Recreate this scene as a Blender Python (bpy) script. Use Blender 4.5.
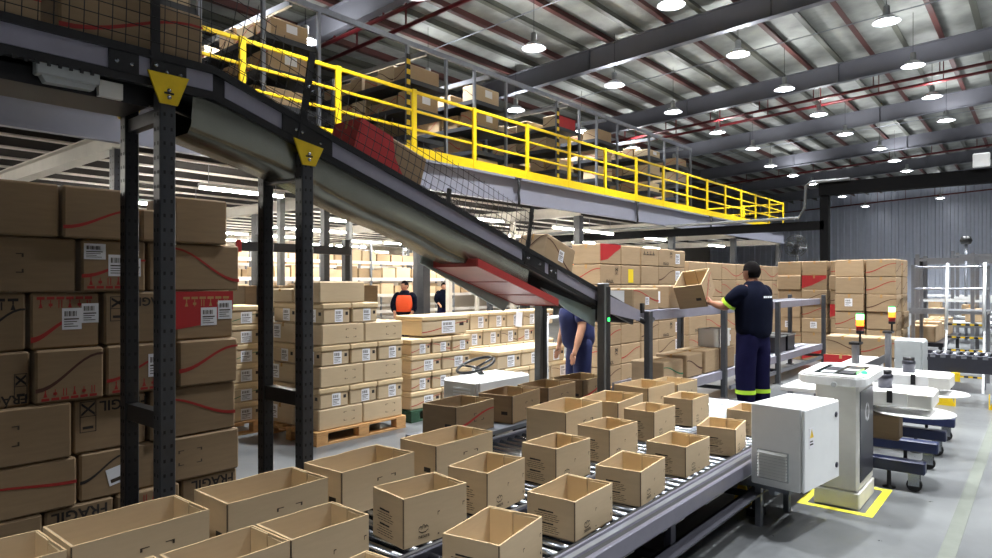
import bpy, math, random
from math import sin, cos, pi, radians as R, hypot, atan2
from mathutils import Vector, Matrix

for o in list(bpy.data.objects):
    bpy.data.objects.remove(o)
rnd = random.Random(7)
SC = bpy.context.scene
COL = SC.collection

# ------------------------------------------------------------------ camera
# world: x runs along the conveyors and the mezzanine edge, y to the picture's left, z up
FPX, HOR, YAW, CAMH = 661.0, 283.0, atan2(549, 661), 1.70
CA, SA = cos(YAW), sin(YAW)
cam_d = bpy.data.cameras.new('camera')
cam_d.sensor_width = 36.0
cam_d.lens = 36.0 * FPX / 992.0
cam_d.shift_y = (HOR - 279.0) / 992.0
cam_d.clip_start = 0.05
cam_d.clip_end = 300
cam = bpy.data.objects.new('camera', cam_d)
COL.objects.link(cam)
cam.location = (0, 0, CAMH)
cam.rotation_euler = (pi / 2, 0, YAW - pi / 2)
SC.camera = cam

# ------------------------------------------------------------------ view and light levels
SC.view_settings.view_transform = 'Standard'
SC.view_settings.look = 'None'
SC.view_settings.gamma = 1.0
SC.view_settings.use_curve_mapping = False
SC.view_settings.exposure = 0.46
W = bpy.data.worlds.new('world')
SC.world = W
W.use_nodes = True
W.node_tree.nodes['Background'].inputs[0].default_value = (0.5, 0.55, 0.62, 1)
W.node_tree.nodes['Background'].inputs[1].default_value = 0.05
HIGHBAY_W = 2700.0         # downward beam of each high-bay lamp
HIGHBAY_UP = 165.0          # light leaking upwards through the refractor
TUBE_EMIT = 130.0           # emission of the fluorescent tubes below the mezzanine
LENS_EMIT = 30.0

# ------------------------------------------------------------------ pixel rays (992x558) -> points on known planes
def ray(px, py):
    r = (px - 496.0) / FPX
    return Vector((CA + r * SA, SA - r * CA, -(py - HOR) / FPX))
def onZ(px, py, z):
    d = ray(px, py); t = (z - CAMH) / d.z
    return Vector((d.x * t, d.y * t, z))
def onY(px, py, y):
    d = ray(px, py); t = y / d.y
    return Vector((d.x * t, y, CAMH + d.z * t))
def onX(px, py, x):
    d = ray(px, py); t = x / d.x
    return Vector((x, d.y * t, CAMH + d.z * t))

# ------------------------------------------------------------------ materials
MATS = {}
def mat(name, col, rough=0.6, metal=0.0, var=0.0, scale=8.0, bump=0.0, rand=0.0, emit=None, estr=0.0, stretch=None,
        spec=0.5, alpha=1.0, trans=0.0):
    m = bpy.data.materials.new(name)
    m.use_nodes = True
    nt = m.node_tree
    b = nt.nodes['Principled BSDF']
    b.inputs['Base Color'].default_value = (*col, 1)
    b.inputs['Roughness'].default_value = rough
    b.inputs['Metallic'].default_value = metal
    b.inputs['Specular IOR Level'].default_value = spec
    if trans:
        b.inputs['Transmission Weight'].default_value = trans
    if alpha < 1:
        b.inputs['Alpha'].default_value = alpha
    if emit:
        b.inputs['Emission Color'].default_value = (*emit, 1)
        b.inputs['Emission Strength'].default_value = estr
    L = nt.links.new
    if var or bump or rand:
        tc = nt.nodes.new('ShaderNodeTexCoord')
        mp = nt.nodes.new('ShaderNodeMapping')
        if stretch:
            mp.inputs['Scale'].default_value = stretch
        L(tc.outputs['Object'], mp.inputs['Vector'])
        nz = nt.nodes.new('ShaderNodeTexNoise')
        nz.inputs['Scale'].default_value = scale
        nz.inputs['Detail'].default_value = 5
        nz.inputs['Roughness'].default_value = 0.6
        L(mp.outputs['Vector'], nz.inputs['Vector'])
        mr = nt.nodes.new('ShaderNodeMapRange')
        mr.inputs['From Min'].default_value = 0.3
        mr.inputs['From Max'].default_value = 0.7
        mr.inputs['To Min'].default_value = 1 - var
        mr.inputs['To Max'].default_value = 1 + var
        L(nz.outputs['Fac'], mr.inputs['Value'])
        val = mr.outputs['Result']
        if rand:
            oi = nt.nodes.new('ShaderNodeObjectInfo')
            m2 = nt.nodes.new('ShaderNodeMapRange')
            m2.inputs['To Min'].default_value = 1 - rand
            m2.inputs['To Max'].default_value = 1 + rand
            L(oi.outputs['Random'], m2.inputs['Value'])
            mm = nt.nodes.new('ShaderNodeMath'); mm.operation = 'MULTIPLY'
            L(val, mm.inputs[0]); L(m2.outputs['Result'], mm.inputs[1])
            val = mm.outputs[0]
        hsv = nt.nodes.new('ShaderNodeHueSaturation')
        hsv.inputs['Color'].default_value = (*col, 1)
        L(val, hsv.inputs['Value'])
        L(hsv.outputs['Color'], b.inputs['Base Color'])
        if bump:
            bp = nt.nodes.new('ShaderNodeBump')
            bp.inputs['Strength'].default_value = bump
            bp.inputs['Distance'].default_value = 0.01
            L(nz.outputs['Fac'], bp.inputs['Height'])
            L(bp.outputs['Normal'], b.inputs['Normal'])
    MATS[name] = m
    return m

def lin(r, g, b):
    f = lambda c: (c / 255 / 12.92) if c / 255 <= 0.04045 else ((c / 255 + 0.055) / 1.055) ** 2.4
    return (f(r), f(g), f(b))

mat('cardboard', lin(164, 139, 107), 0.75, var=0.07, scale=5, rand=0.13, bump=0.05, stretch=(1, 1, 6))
mat('cardboard_new', lin(196, 174, 141), 0.72, var=0.04, scale=6, rand=0.05, bump=0.04, stretch=(1, 1, 6))
mat('cardboard_edge', lin(222, 192, 146), 0.8, var=0.1, scale=60)
mat('cardboard_dim', lin(142, 118, 88), 0.78, var=0.08, scale=5, rand=0.12, stretch=(1, 1, 6))  # darker brown; on the tall stack it also stands in for shade
mat('cardboard_lid', lin(212, 188, 148), 0.75, var=0.05, scale=6, rand=0.05)
mat('tape', lin(186, 146, 96), 0.25, var=0.05, scale=20)
mat('paper', lin(236, 236, 240), 0.6, var=0.02, scale=10)
mat('ink', lin(38, 32, 28), 0.7)
mat('ink_soft', lin(66, 54, 42), 0.75)
mat('ink_brown', lin(78, 44, 30), 0.7)
mat('ink_red', lin(165, 42, 36), 0.65)
mat('ink_green', lin(40, 110, 70), 0.65)
mat('red_print', lin(178, 38, 40), 0.6, var=0.06, scale=8)
mat('yellow_paper', lin(240, 208, 40), 0.6)
mat('black_steel', lin(30, 30, 32), 0.42, var=0.1, scale=30)
mat('post_steel', lin(58, 60, 64), 0.45, var=0.12, scale=18)
mat('grey_post', lin(108, 110, 110), 0.42, metal=0.3, var=0.1, scale=12)
mat('rail_grey', lin(150, 148, 162), 0.4, metal=0.2, var=0.06, scale=10)
mat('alu', lin(160, 162, 168), 0.32, metal=0.85, var=0.05, scale=20)
mat('alu_dark', lin(70, 70, 78), 0.35, metal=0.6, var=0.05, scale=20)
mat('chrome', lin(158, 162, 168), 0.26, metal=1.0, var=0.03, scale=30)
mat('rubber', lin(20, 20, 21), 0.7, var=0.1, scale=30)
mat('belt', lin(32, 33, 34), 0.6, var=0.1, scale=30)
mat('yellow_paint', lin(228, 194, 14), 0.42, var=0.05, scale=12)
mat('yellow_plate', lin(228, 192, 20), 0.45, var=0.08, scale=15)
mat('mezz_beam', lin(128, 129, 140), 0.45, var=0.05, scale=3)
mat('galv', lin(132, 136, 144), 0.45, metal=0.5, var=0.1, scale=9)
mat('joist_white', lin(214, 208, 198), 0.5, var=0.06, scale=4)
mat('deck_dark', lin(58, 54, 52), 0.7, var=0.1, scale=4)
mat('shelf_dark', lin(48, 50, 54), 0.5, var=0.08, scale=10)
mat('shelf_light', lin(206, 202, 196), 0.5, var=0.05, scale=10)
mat('tray_metal', lin(118, 118, 108), 0.26, metal=0.8, var=0.18, scale=3.5, bump=0.15)
mat('tray_red', lin(172, 62, 60), 0.35, var=0.08, scale=5)
mat('tray_pink', lin(205, 140, 132), 0.3, var=0.08, scale=5)
mat('frame_green', lin(140, 156, 152), 0.35, metal=0.4, var=0.06, scale=8)
mat('pallet_wood', lin(196, 150, 98), 0.8, var=0.18, scale=6, stretch=(1, 6, 6))
mat('pallet_green', lin(44, 78, 56), 0.75, var=0.15, scale=6)
mat('white_paint', lin(232, 234, 233), 0.35, var=0.03, scale=6)
mat('cream_paint', lin(214, 212, 204), 0.4, var=0.08, scale=5)
mat('white_plastic', lin(238, 238, 236), 0.3, var=0.02, scale=6)
mat('grey_paint', lin(168, 172, 172), 0.4, var=0.06, scale=6)
mat('black_plastic', lin(24, 24, 26), 0.35)
mat('glass_dark', lin(38, 48, 48), 0.08)
mat('blue_paint', lin(26, 34, 66), 0.4, var=0.1, scale=12)
mat('roof_rafter', lin(104, 105, 113), 0.55, var=0.05, scale=2)
mat('purlin_red', lin(74, 38, 34), 0.55, var=0.1, scale=4)
mat('purlin_grey', lin(78, 79, 70), 0.5, var=0.1, scale=4)
mat('pipe_red', lin(96, 24, 28), 0.4, var=0.08, scale=6)
mat('skin', lin(150, 102, 78), 0.55, var=0.05, scale=10)
mat('skin_light', lin(190, 140, 112), 0.55, var=0.05, scale=10)
mat('hair', lin(16, 13, 13), 0.9, var=0.2, scale=60, bump=0.3, spec=0.08)
mat('rail_front', lin(118, 116, 128), 0.38, metal=0.3, var=0.06, scale=10)
mat('navy_shirt', lin(13, 16, 30), 0.95, var=0.14, scale=9, bump=0.3, spec=0.06)
mat('navy_trousers', lin(24, 23, 52), 0.95, var=0.14, scale=9, bump=0.3, spec=0.06)
mat('navy_work', lin(40, 48, 96), 0.8, var=0.14, scale=9, bump=0.3)
mat('hivis_yellow', lin(190, 235, 60), 0.5)
mat('orange_vest', lin(255, 92, 40), 0.6, emit=lin(255, 80, 30), estr=0.0)
mat('glow_green', (0.02, 0.3, 0.08), 0.3, emit=(0.03, 1.0, 0.14), estr=3.0)
mat('black_matte', lin(14, 14, 15), 0.95, spec=0.1)
mat('glow_white_green', (0.5, 1, 0.6), 0.3, emit=(0.25, 1.0, 0.35), estr=3.0)
mat('glow_orange', (0.8, 0.2, 0.02), 0.3, emit=(1.0, 0.22, 0.02), estr=2.2)
mat('lens_red', lin(120, 22, 18), 0.3)
mat('lamp_tube', (1, 1, 1), 0.4, emit=(1.0, 0.95, 0.86), estr=TUBE_EMIT)
mat('lamp_lens', (1, 1, 1), 0.4, emit=(0.97, 0.98, 1.0), estr=LENS_EMIT)
mat('lamp_shade', lin(225, 228, 232), 0.35, var=0.02, scale=6)
mat('tape_yellow', lin(226, 216, 60), 0.55, var=0.12, scale=14)
mat('floor_line', lin(98, 102, 94), 0.5, var=0.12, scale=9)

# ------------------------------------------------------------------ mesh collector
class MB:
    def __init__(s):
        s.v = []; s.f = []; s.m = []; s.sm = []
    def add(s, vs, fs, mi=0, smooth=False):
        b = len(s.v)
        s.v += [tuple(p) for p in vs]
        for f in fs:
            s.f.append(tuple(b + i for i in f)); s.m.append(mi); s.sm.append(smooth)
        return s
    def box(s, x0, x1, y0, y1, z0, z1, mi=0, bev=0.0):
        if x1 < x0: x0, x1 = x1, x0
        if y1 < y0: y0, y1 = y1, y0
        if z1 < z0: z0, z1 = z1, z0
        if bev <= 0:
            vs = [(x, y, z) for z in (z0, z1) for y in (y0, y1) for x in (x0, x1)]
            fs = [(0, 2, 3, 1), (4, 5, 7, 6), (0, 1, 5, 4), (2, 6, 7, 3), (0, 4, 6, 2), (1, 3, 7, 5)]
            return s.add(vs, fs, mi)
        b = min(bev, (x1 - x0) * .45, (y1 - y0) * .45, (z1 - z0) * .45)
        # chamfered box: three vertices per corner
        vs = []; idx = {}
        for i, x in enumerate((x0, x1)):
            for j, y in enumerate((y0, y1)):
                for k, z in enumerate((z0, z1)):
                    dx, dy, dz = (b if i == 0 else -b), (b if j == 0 else -b), (b if k == 0 else -b)
                    idx[i, j, k] = len(vs)
                    vs += [(x, y + dy, z + dz), (x + dx, y, z + dz), (x + dx, y + dy, z)]
        q = lambda i, j, k, a: idx[i, j, k] + a
        fs = []
        for i in (0, 1):
            f = [q(i, 0, 0, 0), q(i, 0, 1, 0), q(i, 1, 1, 0), q(i, 1, 0, 0)]
            fs.append(f if i == 0 else f[::-1])
            f = [q(0, i, 0, 1), q(1, i, 0, 1), q(1, i, 1, 1), q(0, i, 1, 1)]
            fs.append(f if i == 0 else f[::-1])
            f = [q(0, 0, i, 2), q(0, 1, i, 2), q(1, 1, i, 2), q(1, 0, i, 2)]
            fs.append(f if i == 0 else f[::-1])
        for i in (0, 1):
            for j in (0, 1):
                f = [q(i, j, 0, 0), q(i, j, 1, 0), q(i, j, 1, 1), q(i, j, 0, 1)]
                fs.append(f if (i + j) % 2 else f[::-1])
                f = [q(i, 0, j, 0), q(i, 1, j, 0), q(i, 1, j, 2), q(i, 0, j, 2)]
                fs.append(f if (i + j) % 2 == 0 else f[::-1])
                f = [q(0, i, j, 1), q(1, i, j, 1), q(1, i, j, 2), q(0, i, j, 2)]
                fs.append(f if (i + j) % 2 else f[::-1])
                for k in (0, 1):
                    f = [q(i, j, k, 0), q(i, j, k, 1), q(i, j, k, 2)]
                    fs.append(f if (i + j + k) % 2 == 0 else f[::-1])
        return s.add(vs, fs, mi)
    def prism(s, poly, axis, a, b, mi=0):
        """polygon (u,v) extruded along axis; x: (y,z), y: (x,z), z: (x,y)"""
        n = len(poly)
        P = {'x': lambda u, v, w: (w, u, v), 'y': lambda u, v, w: (u, w, v), 'z': lambda u, v, w: (u, v, w)}[axis]
        vs = [P(u, v, a) for u, v in poly] + [P(u, v, b) for u, v in poly]
        fs = [tuple(range(n))[::-1], tuple(range(n, 2 * n))] + [(i, (i + 1) % n, n + (i + 1) % n, n + i) for i in range(n)]
        return s.add(vs, fs, mi)
    def tube(s, pts, r, n=8, mi=0, caps=True, radii=None):
        pts = [Vector(p) for p in pts]
        rings = []
        for i, p in enumerate(pts):
            a = pts[max(i - 1, 0)]; c = pts[min(i + 1, len(pts) - 1)]
            d = (c - a).normalized()
            up = Vector((0, 0, 1)) if abs(d.z) < 0.95 else Vector((1, 0, 0))
            u = d.cross(up).normalized(); w = u.cross(d)
            rr = radii[i] if radii else r
            rings.append([p + (u * cos(2 * pi * k / n) + w * sin(2 * pi * k / n)) * rr for k in range(n)])
        b = len(s.v)
        for rg in rings: s.v += [tuple(q) for q in rg]
        for i in range(len(pts) - 1):
            for k in range(n):
                s.f.append((b + i * n + k, b + i * n + (k + 1) % n, b + (i + 1) * n + (k + 1) % n, b + (i + 1) * n + k))
                s.m.append(mi); s.sm.append(n > 5)
        if caps:
            s.f.append(tuple(b + k for k in range(n))[::-1]); s.m.append(mi); s.sm.append(False)
            e = b + (len(pts) - 1) * n
            s.f.append(tuple(e + k for k in range(n))); s.m.append(mi); s.sm.append(False)
        return s
    def bar(s, p, q, w, h, mi=0):
        """rectangular bar from p to q, w sideways, h in the upright direction"""
        p = Vector(p); q = Vector(q); d = (q - p).normalized()
        up = Vector((0, 0, 1)) if abs(d.z) < 0.95 else Vector((1, 0, 0))
        u = d.cross(up).normalized() * (w / 2); t = u.normalized().cross(d) * (h / 2)
        vs = [e + a * u + c * t for e in (p, q) for a, c in ((-1, -1), (1, -1), (1, 1), (-1, 1))]
        return s.add(vs, [(0, 1, 2, 3), (7, 6, 5, 4), (0, 4, 5, 1), (1, 5, 6, 2), (2, 6, 7, 3), (3, 7, 4, 0)], mi)
    def lathe(s, prof, n=20, mi=0, c=(0, 0, 0)):
        b = len(s.v)
        for r, z in prof:
            for k in range(n):
                a = 2 * pi * k / n
                s.v.append((c[0] + r * cos(a), c[1] + r * sin(a), c[2] + z))
        for i in range(len(prof) - 1):
            for k in range(n):
                s.f.append((b + i * n + k, b + i * n + (k + 1) % n, b + (i + 1) * n + (k + 1) % n, b + (i + 1) * n + k))
                s.m.append(mi); s.sm.append(True)
        return s
    def mesh(s, name, mats):
        me = bpy.data.meshes.new(name)
        me.from_pydata(s.v, [], s.f)
        for m in ([mats] if isinstance(mats, str) else mats):
            me.materials.append(MATS[m])
        me.polygons.foreach_set('material_index', s.m)
        me.polygons.foreach_set('use_smooth', s.sm)
        me.update()
        return me
    def build(s, name, mats, parent=None, world=True, loc=None):
        """link as one object; with world=True the vertices are world coordinates"""
        base = Vector((0, 0, 0))
        if world:
            if parent is not None:
                base = Vector(parent.location)
                if parent.parent is not None: base = base + Vector(parent.parent.location)
            elif loc is not None:
                base = Vector(loc)
            if base.length:
                s.v = [(a - base.x, b - base.y, c - base.z) for a, b, c in s.v]
        o = bpy.data.objects.new(name, s.mesh(name, mats))
        COL.objects.link(o)
        if parent is not None: o.parent = parent
        elif loc is not None: o.location = loc
        return o

LABELS = {}
def tag(o, label, cat, group=None, kind=None):
    o['label'] = label
    if cat: o['category'] = cat
    if group: o['group'] = group
    if kind: o['kind'] = kind
    LABELS.setdefault(label, []).append(o.name)
    n = len(label.split())
    if n < 4 or n > 16: print('LABEL LENGTH', n, label)
    return o
def thing(name, loc, label, cat, group=None, rz=0.0, kind=None):
    o = bpy.data.objects.new(name, None)
    o.empty_display_size = 0.1
    COL.objects.link(o)
    o.location = loc; o.rotation_euler = (0, 0, rz)
    return tag(o, label, cat, group, kind)
def struct(name, mb, mats, label=None):
    o = mb.build(name, mats)
    o['kind'] = 'structure'
    if label: o['label'] = label
    return o
def inst(name, me, parent, loc=(0, 0, 0), rot=(0, 0, 0), scale=None):
    o = bpy.data.objects.new(name, me)
    COL.objects.link(o)
    o.parent = parent; o.location = loc; o.rotation_euler = rot
    if scale: o.scale = scale
    return o
ORD = ['first', 'second', 'third', 'fourth', 'fifth', 'sixth', 'seventh', 'eighth', 'ninth', 'tenth', 'eleventh', 'twelfth',
       'thirteenth', 'fourteenth', 'fifteenth', 'sixteenth', 'seventeenth', 'eighteenth', 'nineteenth', 'twentieth',
       'twenty-first', 'twenty-second', 'twenty-third', 'twenty-fourth', 'twenty-fifth', 'twenty-sixth', 'twenty-seventh',
       'twenty-eighth', 'twenty-ninth', 'thirtieth']
TXT = {}
def text_mesh(txt, bold=False):
    if (txt, bold) in TXT: return TXT[txt, bold]
    c = bpy.data.curves.new('lettering', 'FONT')
    c.body = txt; c.size = 1.0; c.align_x = 'CENTER'; c.align_y = 'CENTER'; c.resolution_u = 3
    if bold: c.offset = 0.02
    o = bpy.data.objects.new('lettering_tmp', c)
    COL.objects.link(o)
    dg = bpy.context.evaluated_depsgraph_get()
    me = bpy.data.meshes.new_from_object(o.evaluated_get(dg))
    bpy.data.objects.remove(o)
    TXT[txt, bold] = me
    return me
def lettering(txt, parent, loc, rot, size, mname, bold=True, name='lettering'):
    me = text_mesh(txt, bold).copy()
    me.materials.clear(); me.materials.append(MATS[mname])
    return inst(name, me, parent, loc, rot, (size, size, size))
# ================================================================== the hall
def floor_material():
    m = bpy.data.materials.new('floor_concrete'); m.use_nodes = True
    nt = m.node_tree; b = nt.nodes['Principled BSDF']; L = nt.links.new
    tc = nt.nodes.new('ShaderNodeTexCoord')
    n1 = nt.nodes.new('ShaderNodeTexNoise'); n1.inputs['Scale'].default_value = 0.9; n1.inputs['Detail'].default_value = 6
    n2 = nt.nodes.new('ShaderNodeTexNoise'); n2.inputs['Scale'].default_value = 14; n2.inputs['Detail'].default_value = 5
    L(tc.outputs['Object'], n1.inputs['Vector']); L(tc.outputs['Object'], n2.inputs['Vector'])
    r = nt.nodes.new('ShaderNodeValToRGB')
    r.color_ramp.elements[0].position = 0.32; r.color_ramp.elements[0].color = (*lin(82, 84, 86), 1)
    r.color_ramp.elements[1].position = 0.7; r.color_ramp.elements[1].color = (*lin(118, 120, 120), 1)
    L(n1.outputs['Fac'], r.inputs['Fac'])
    mx = nt.nodes.new('ShaderNodeMix'); mx.data_type = 'RGBA'; mx.blend_type = 'MULTIPLY'
    mx.inputs[0].default_value = 0.35
    r2 = nt.nodes.new('ShaderNodeValToRGB')
    r2.color_ramp.elements[0].position = 0.35; r2.color_ramp.elements[0].color = (0.55, 0.55, 0.55, 1)
    r2.color_ramp.elements[1].position = 0.6
    L(n2.outputs['Fac'], r2.inputs['Fac'])
    L(r.outputs['Color'], mx.inputs[6]); L(r2.outputs['Color'], mx.inputs[7])
    L(mx.outputs[2], b.inputs['Base Color'])
    mr = nt.nodes.new('ShaderNodeMapRange'); mr.inputs['To Min'].default_value = 0.22; mr.inputs['To Max'].default_value = 0.42
    L(n2.outputs['Fac'], mr.inputs['Value']); L(mr.outputs['Result'], b.inputs['Roughness'])
    MATS['floor_concrete'] = m
floor_material()
def roof_material():
    """grey foil-faced insulation blanket between the purlins, with seams across every 1.5 m"""
    m = bpy.data.materials.new('roof_blanket'); m.use_nodes = True
    nt = m.node_tree; b = nt.nodes['Principled BSDF']; L = nt.links.new
    tc = nt.nodes.new('ShaderNodeTexCoord')
    n1 = nt.nodes.new('ShaderNodeTexNoise'); n1.inputs['Scale'].default_value = 1.6; n1.inputs['Detail'].default_value = 6
    L(tc.outputs['Object'], n1.inputs['Vector'])
    wv = nt.nodes.new('ShaderNodeTexWave'); wv.bands_direction = 'X'; wv.inputs['Scale'].default_value = 0.21
    wv.inputs['Distortion'].default_value = 1.2; wv.inputs['Detail'].default_value = 2
    L(tc.outputs['Object'], wv.inputs['Vector'])
    r = nt.nodes.new('ShaderNodeValToRGB')
    r.color_ramp.elements[0].position = 0.3; r.color_ramp.elements[0].color = (*lin(128, 130, 126), 1)
    r.color_ramp.elements[1].position = 0.75; r.color_ramp.elements[1].color = (*lin(160, 162, 156), 1)
    L(n1.outputs['Fac'], r.inputs['Fac'])
    L(r.outputs['Color'], b.inputs['Base Color'])
    b.inputs['Roughness'].default_value = 0.6
    bp = nt.nodes.new('ShaderNodeBump'); bp.inputs['Strength'].default_value = 0.5; bp.inputs['Distance'].default_value = 0.08
    ad = nt.nodes.new('ShaderNodeMath'); ad.operation = 'ADD'
    L(n1.outputs['Fac'], ad.inputs[0]); L(wv.outputs['Fac'], ad.inputs[1])
    L(ad.outputs[0], bp.inputs['Height']); L(bp.outputs['Normal'], b.inputs['Normal'])
    MATS['roof_blanket'] = m
roof_material()
mat('wall_sheet', lin(200, 206, 220), 0.34, metal=0.3, var=0.05, scale=2)
mat('wall_white', lin(168, 156, 140), 0.6, var=0.04, scale=2)

X0, X1, Y0, Y1 = -14.0, 67.5, -26.0, 27.0
def roof_z(y): return 10.55 - 0.05 * y          # underside of the roof sheeting

struct('floor', MB().box(X0, X1, Y0, Y1, -0.2, 0.0), 'floor_concrete', 'grey polished concrete floor')
ceil = struct('ceiling', MB().prism([(Y0, roof_z(Y0)), (Y1, roof_z(Y1)), (Y1, roof_z(Y1) + .2), (Y0, roof_z(Y0) + .2)], 'x', X0, X1),
              'roof_blanket', 'sloping insulated metal roof of the hall')
# purlins, alternately oxide red and grey-green, z-section running along the hall
k = 0
y = 24.0
while y > -24.0:
    zc = roof_z(y)
    mb = MB()
    mb.box(X0 + .1, X1 - .1, y - .012, y + .012, zc - .25, zc - .01)
    mb.box(X0 + .1, X1 - .1, y - .15, y + .012, zc - .262, zc - .25)
    mb.box(X0 + .1, X1 - .1, y - .012, y + .085, zc - .012, zc - .002)
    mb.build('purlin', 'purlin_red' if k % 2 == 0 else 'purlin_grey', ceil)
    k += 1; y -= 1.06
# main rafters across the hall (welded I-sections)
for i, x in enumerate((3.5, 11.5, 19.5, 27.5, 35.5, 43.5, 51.5, 59.5)):
    mb = MB()
    for (ya, yb) in ((Y1, Y0),):
        za, zb = roof_z(ya) - .265, roof_z(yb) - .265
        for (w, d0, d1) in ((.22, 0.0, .025), (.02, .025, .70), (.26, .70, .73)):
            mb.prism([(ya, za - d0), (ya, za - d1), (yb, zb - d1), (yb, zb - d0)], 'x', x - w / 2, x + w / 2)
    yy = Y1 - 3
    while yy > Y0:                                   # stiffener plates
        z = roof_z(yy) - .265
        mb.box(x - .11, x + .11, yy - .01, yy + .01, z - .7, z - .025)
        yy -= 6.0
    mb.build('rafter', 'roof_rafter', ceil)
# thin bracing cables under the roof
for i, (x, dz) in enumerate(((15.5, .34), (23.5, .34), (31.5, .34), (39.5, .34))):
    MB().tube([(x, Y1, roof_z(Y1) - dz), (x, Y0, roof_z(Y0) - dz)], .018, 5).build('tie_rod', 'galv', ceil)

def sprinkler(x, label):
    t = thing('sprinkler_pipe', (x, 0, 9.45), label, 'pipe', 'red sprinkler pipes under the roof')
    f = lambda y, d: (x, y, roof_z(y) - d)
    MB().tube([f(25, 1.12), f(-25, 1.12)], .06, 10).build('pipe', 'pipe_red', t)
    y = 22.0
    while y > -8:
        MB().bar(f(y, .26), f(y, 1.12), .03, .05).build('hanger', 'pipe_red', t)
        y -= 2.12
sprinkler(11.6, 'red sprinkler pipe hung under the roof, nearest to the camera')
sprinkler(12.4, 'red sprinkler pipe under the roof, second from the camera')
sprinkler(28.6, 'red sprinkler pipe with long hangers, third away, beyond the second rafter')
sprinkler(29.7, 'red sprinkler pipe with long hangers, fourth away, paired with the third')
sprinkler(45.5, 'red sprinkler pipe under the roof near the far end of the hall')
sprinkler(66.6, 'red sprinkler pipe along the top of the corrugated far wall')

# corrugated end wall: trapezoidal sheet as geometry
mb = MB(); yy = Y0; prof = []
while yy < Y1:
    prof += [(yy, 0), (yy + .26, 0), (yy + .3, -.13), (yy + .5, -.13), (yy + .54, 0)]
    yy += .54
vs = []; fs = []
for (yv, d) in prof:
    vs += [(X1 + d, yv, 0), (X1 + d, yv, roof_z(yv) + .1)]
for i in range(len(prof) - 1):
    fs.append((2 * i, 2 * i + 1, 2 * i + 3, 2 * i + 2))
mb.add(vs, fs)
mb.box(X1 + .05, X1 + .2, Y0, Y1, 0, 12)
struct('wall_back', mb, 'wall_sheet', 'corrugated metal end wall')
struct('wall_left', MB().box(X0, X1, Y1, Y1 + .2, 0, 12), 'wall_white', 'pale side wall beyond the shelving under the mezzanine')
struct('wall_right', MB().box(X0, X1, Y0 - .2, Y0, 0, 12), 'wall_sheet')
struct('wall_front', MB().box(X0 - .2, X0, Y0, Y1, 0, 12.5), 'wall_sheet')
fl = MB().box(3.2, 24, .425, .515, 0.0, 0.003).build('floor_marking', 'floor_line')
fl['kind'] = 'structure'; fl['label'] = 'worn dark line painted along the concrete floor'

# ------------------------------------------------------------------ high-bay lamps
def lamp_meshes():
    a = MB().lathe([(0.001, .34), (.07, .34), (.085, .3), (.085, .12), (.10, .08), (.10, .06)], 16).mesh('housing', 'grey_paint')
    b = MB().lathe([(.10, .08), (.18, .05), (.27, -.02), (.34, -.08), (.345, -.10), (.33, -.085), (.26, -.035), (.17, .03), (.09, .06)], 24).mesh('reflector', 'lamp_shade')
    c = MB().lathe([(.17, .02), (.22, -.04), (.2, -.1), (.12, -.13), (.001, -.14)], 20).mesh('lens', 'lamp_lens')
    d = MB().tube([(0, 0, .34), (0, 0, 1.63)], .008, 5).mesh('cable', 'black_steel')
    return a, b, c, d
LM = lamp_meshes()
hb_light = bpy.data.lights.new('bulb', 'SPOT')
hb_light.energy = HIGHBAY_W
hb_light.spot_size = R(90)
hb_light.spot_blend = 1.0
hb_up = bpy.data.lights.new('refractor_glow', 'SPOT')
hb_up.spot_size = R(170)
hb_up.spot_blend = 0.4
hb_up.energy = HIGHBAY_UP
hb_up.shadow_soft_size = 0.2
hb_up.color = (0.96, 0.98, 1.0)
hb_light.shadow_soft_size = 0.2
hb_light.color = (0.94, 0.97, 1.0)
def high_bay(x, y, label):
    z = 8.9 - .05 * y
    t = thing('high_bay_lamp', (x, y, z), label, 'ceiling lamp', 'high-bay lamps under the roof')
    for n, me in zip(('housing', 'reflector', 'lens', 'cable'), LM):
        inst(n, me, t)
    for ld_ in (hb_light, hb_up):
        l = bpy.data.objects.new(ld_.name, ld_); COL.objects.link(l); l.parent = t; l.location = (0 if ld_ is hb_light else .14, 0, -.36 if ld_ is hb_light else .16); l.rotation_euler = (0 if ld_ is hb_light else pi, 0, 0)
rows = [(15.0, 10.2, 4.5, 6, 'above the mezzanine racks'), (11.0, 5.9, 4.5, 7, 'over the mezzanine edge'),
        (7.0, 6.0, 4.55, 7, 'just right of the mezzanine railing'), (3.25, 6.3, 4.63, 7, 'above the packing conveyors'),
        (-0.7, 6.3, 4.63, 7, 'over the right-hand aisle'), (-4.5, 1.67, 4.63, 5, 'added unseen at far right')]  # last row is unseen, added to light the near cartons, not the stack
for y, x0, dx, n, desc in rows:
    for i in range(n):
        high_bay(x0 + dx * i, y, f'glowing high-bay lamp, {ORD[i]} from the camera in the row {desc}')
high_bay(-2.95, -.7, 'added high-bay lamp, unseen behind the camera, lighting the carton ends')  # out of view, added to brighten the camera-side faces of the cartons
for y, desc in ((11.8, 'mezzanine side'), (6.45, 'right side'), (1.0, 'aisle side')):
    for i, x in enumerate((38.2, 42.5, 46.8, 55.2, 63.5)):
        high_bay(x, y, f'small distant high-bay lamp, {ORD[i]} in the far bays on the {desc}')
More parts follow.
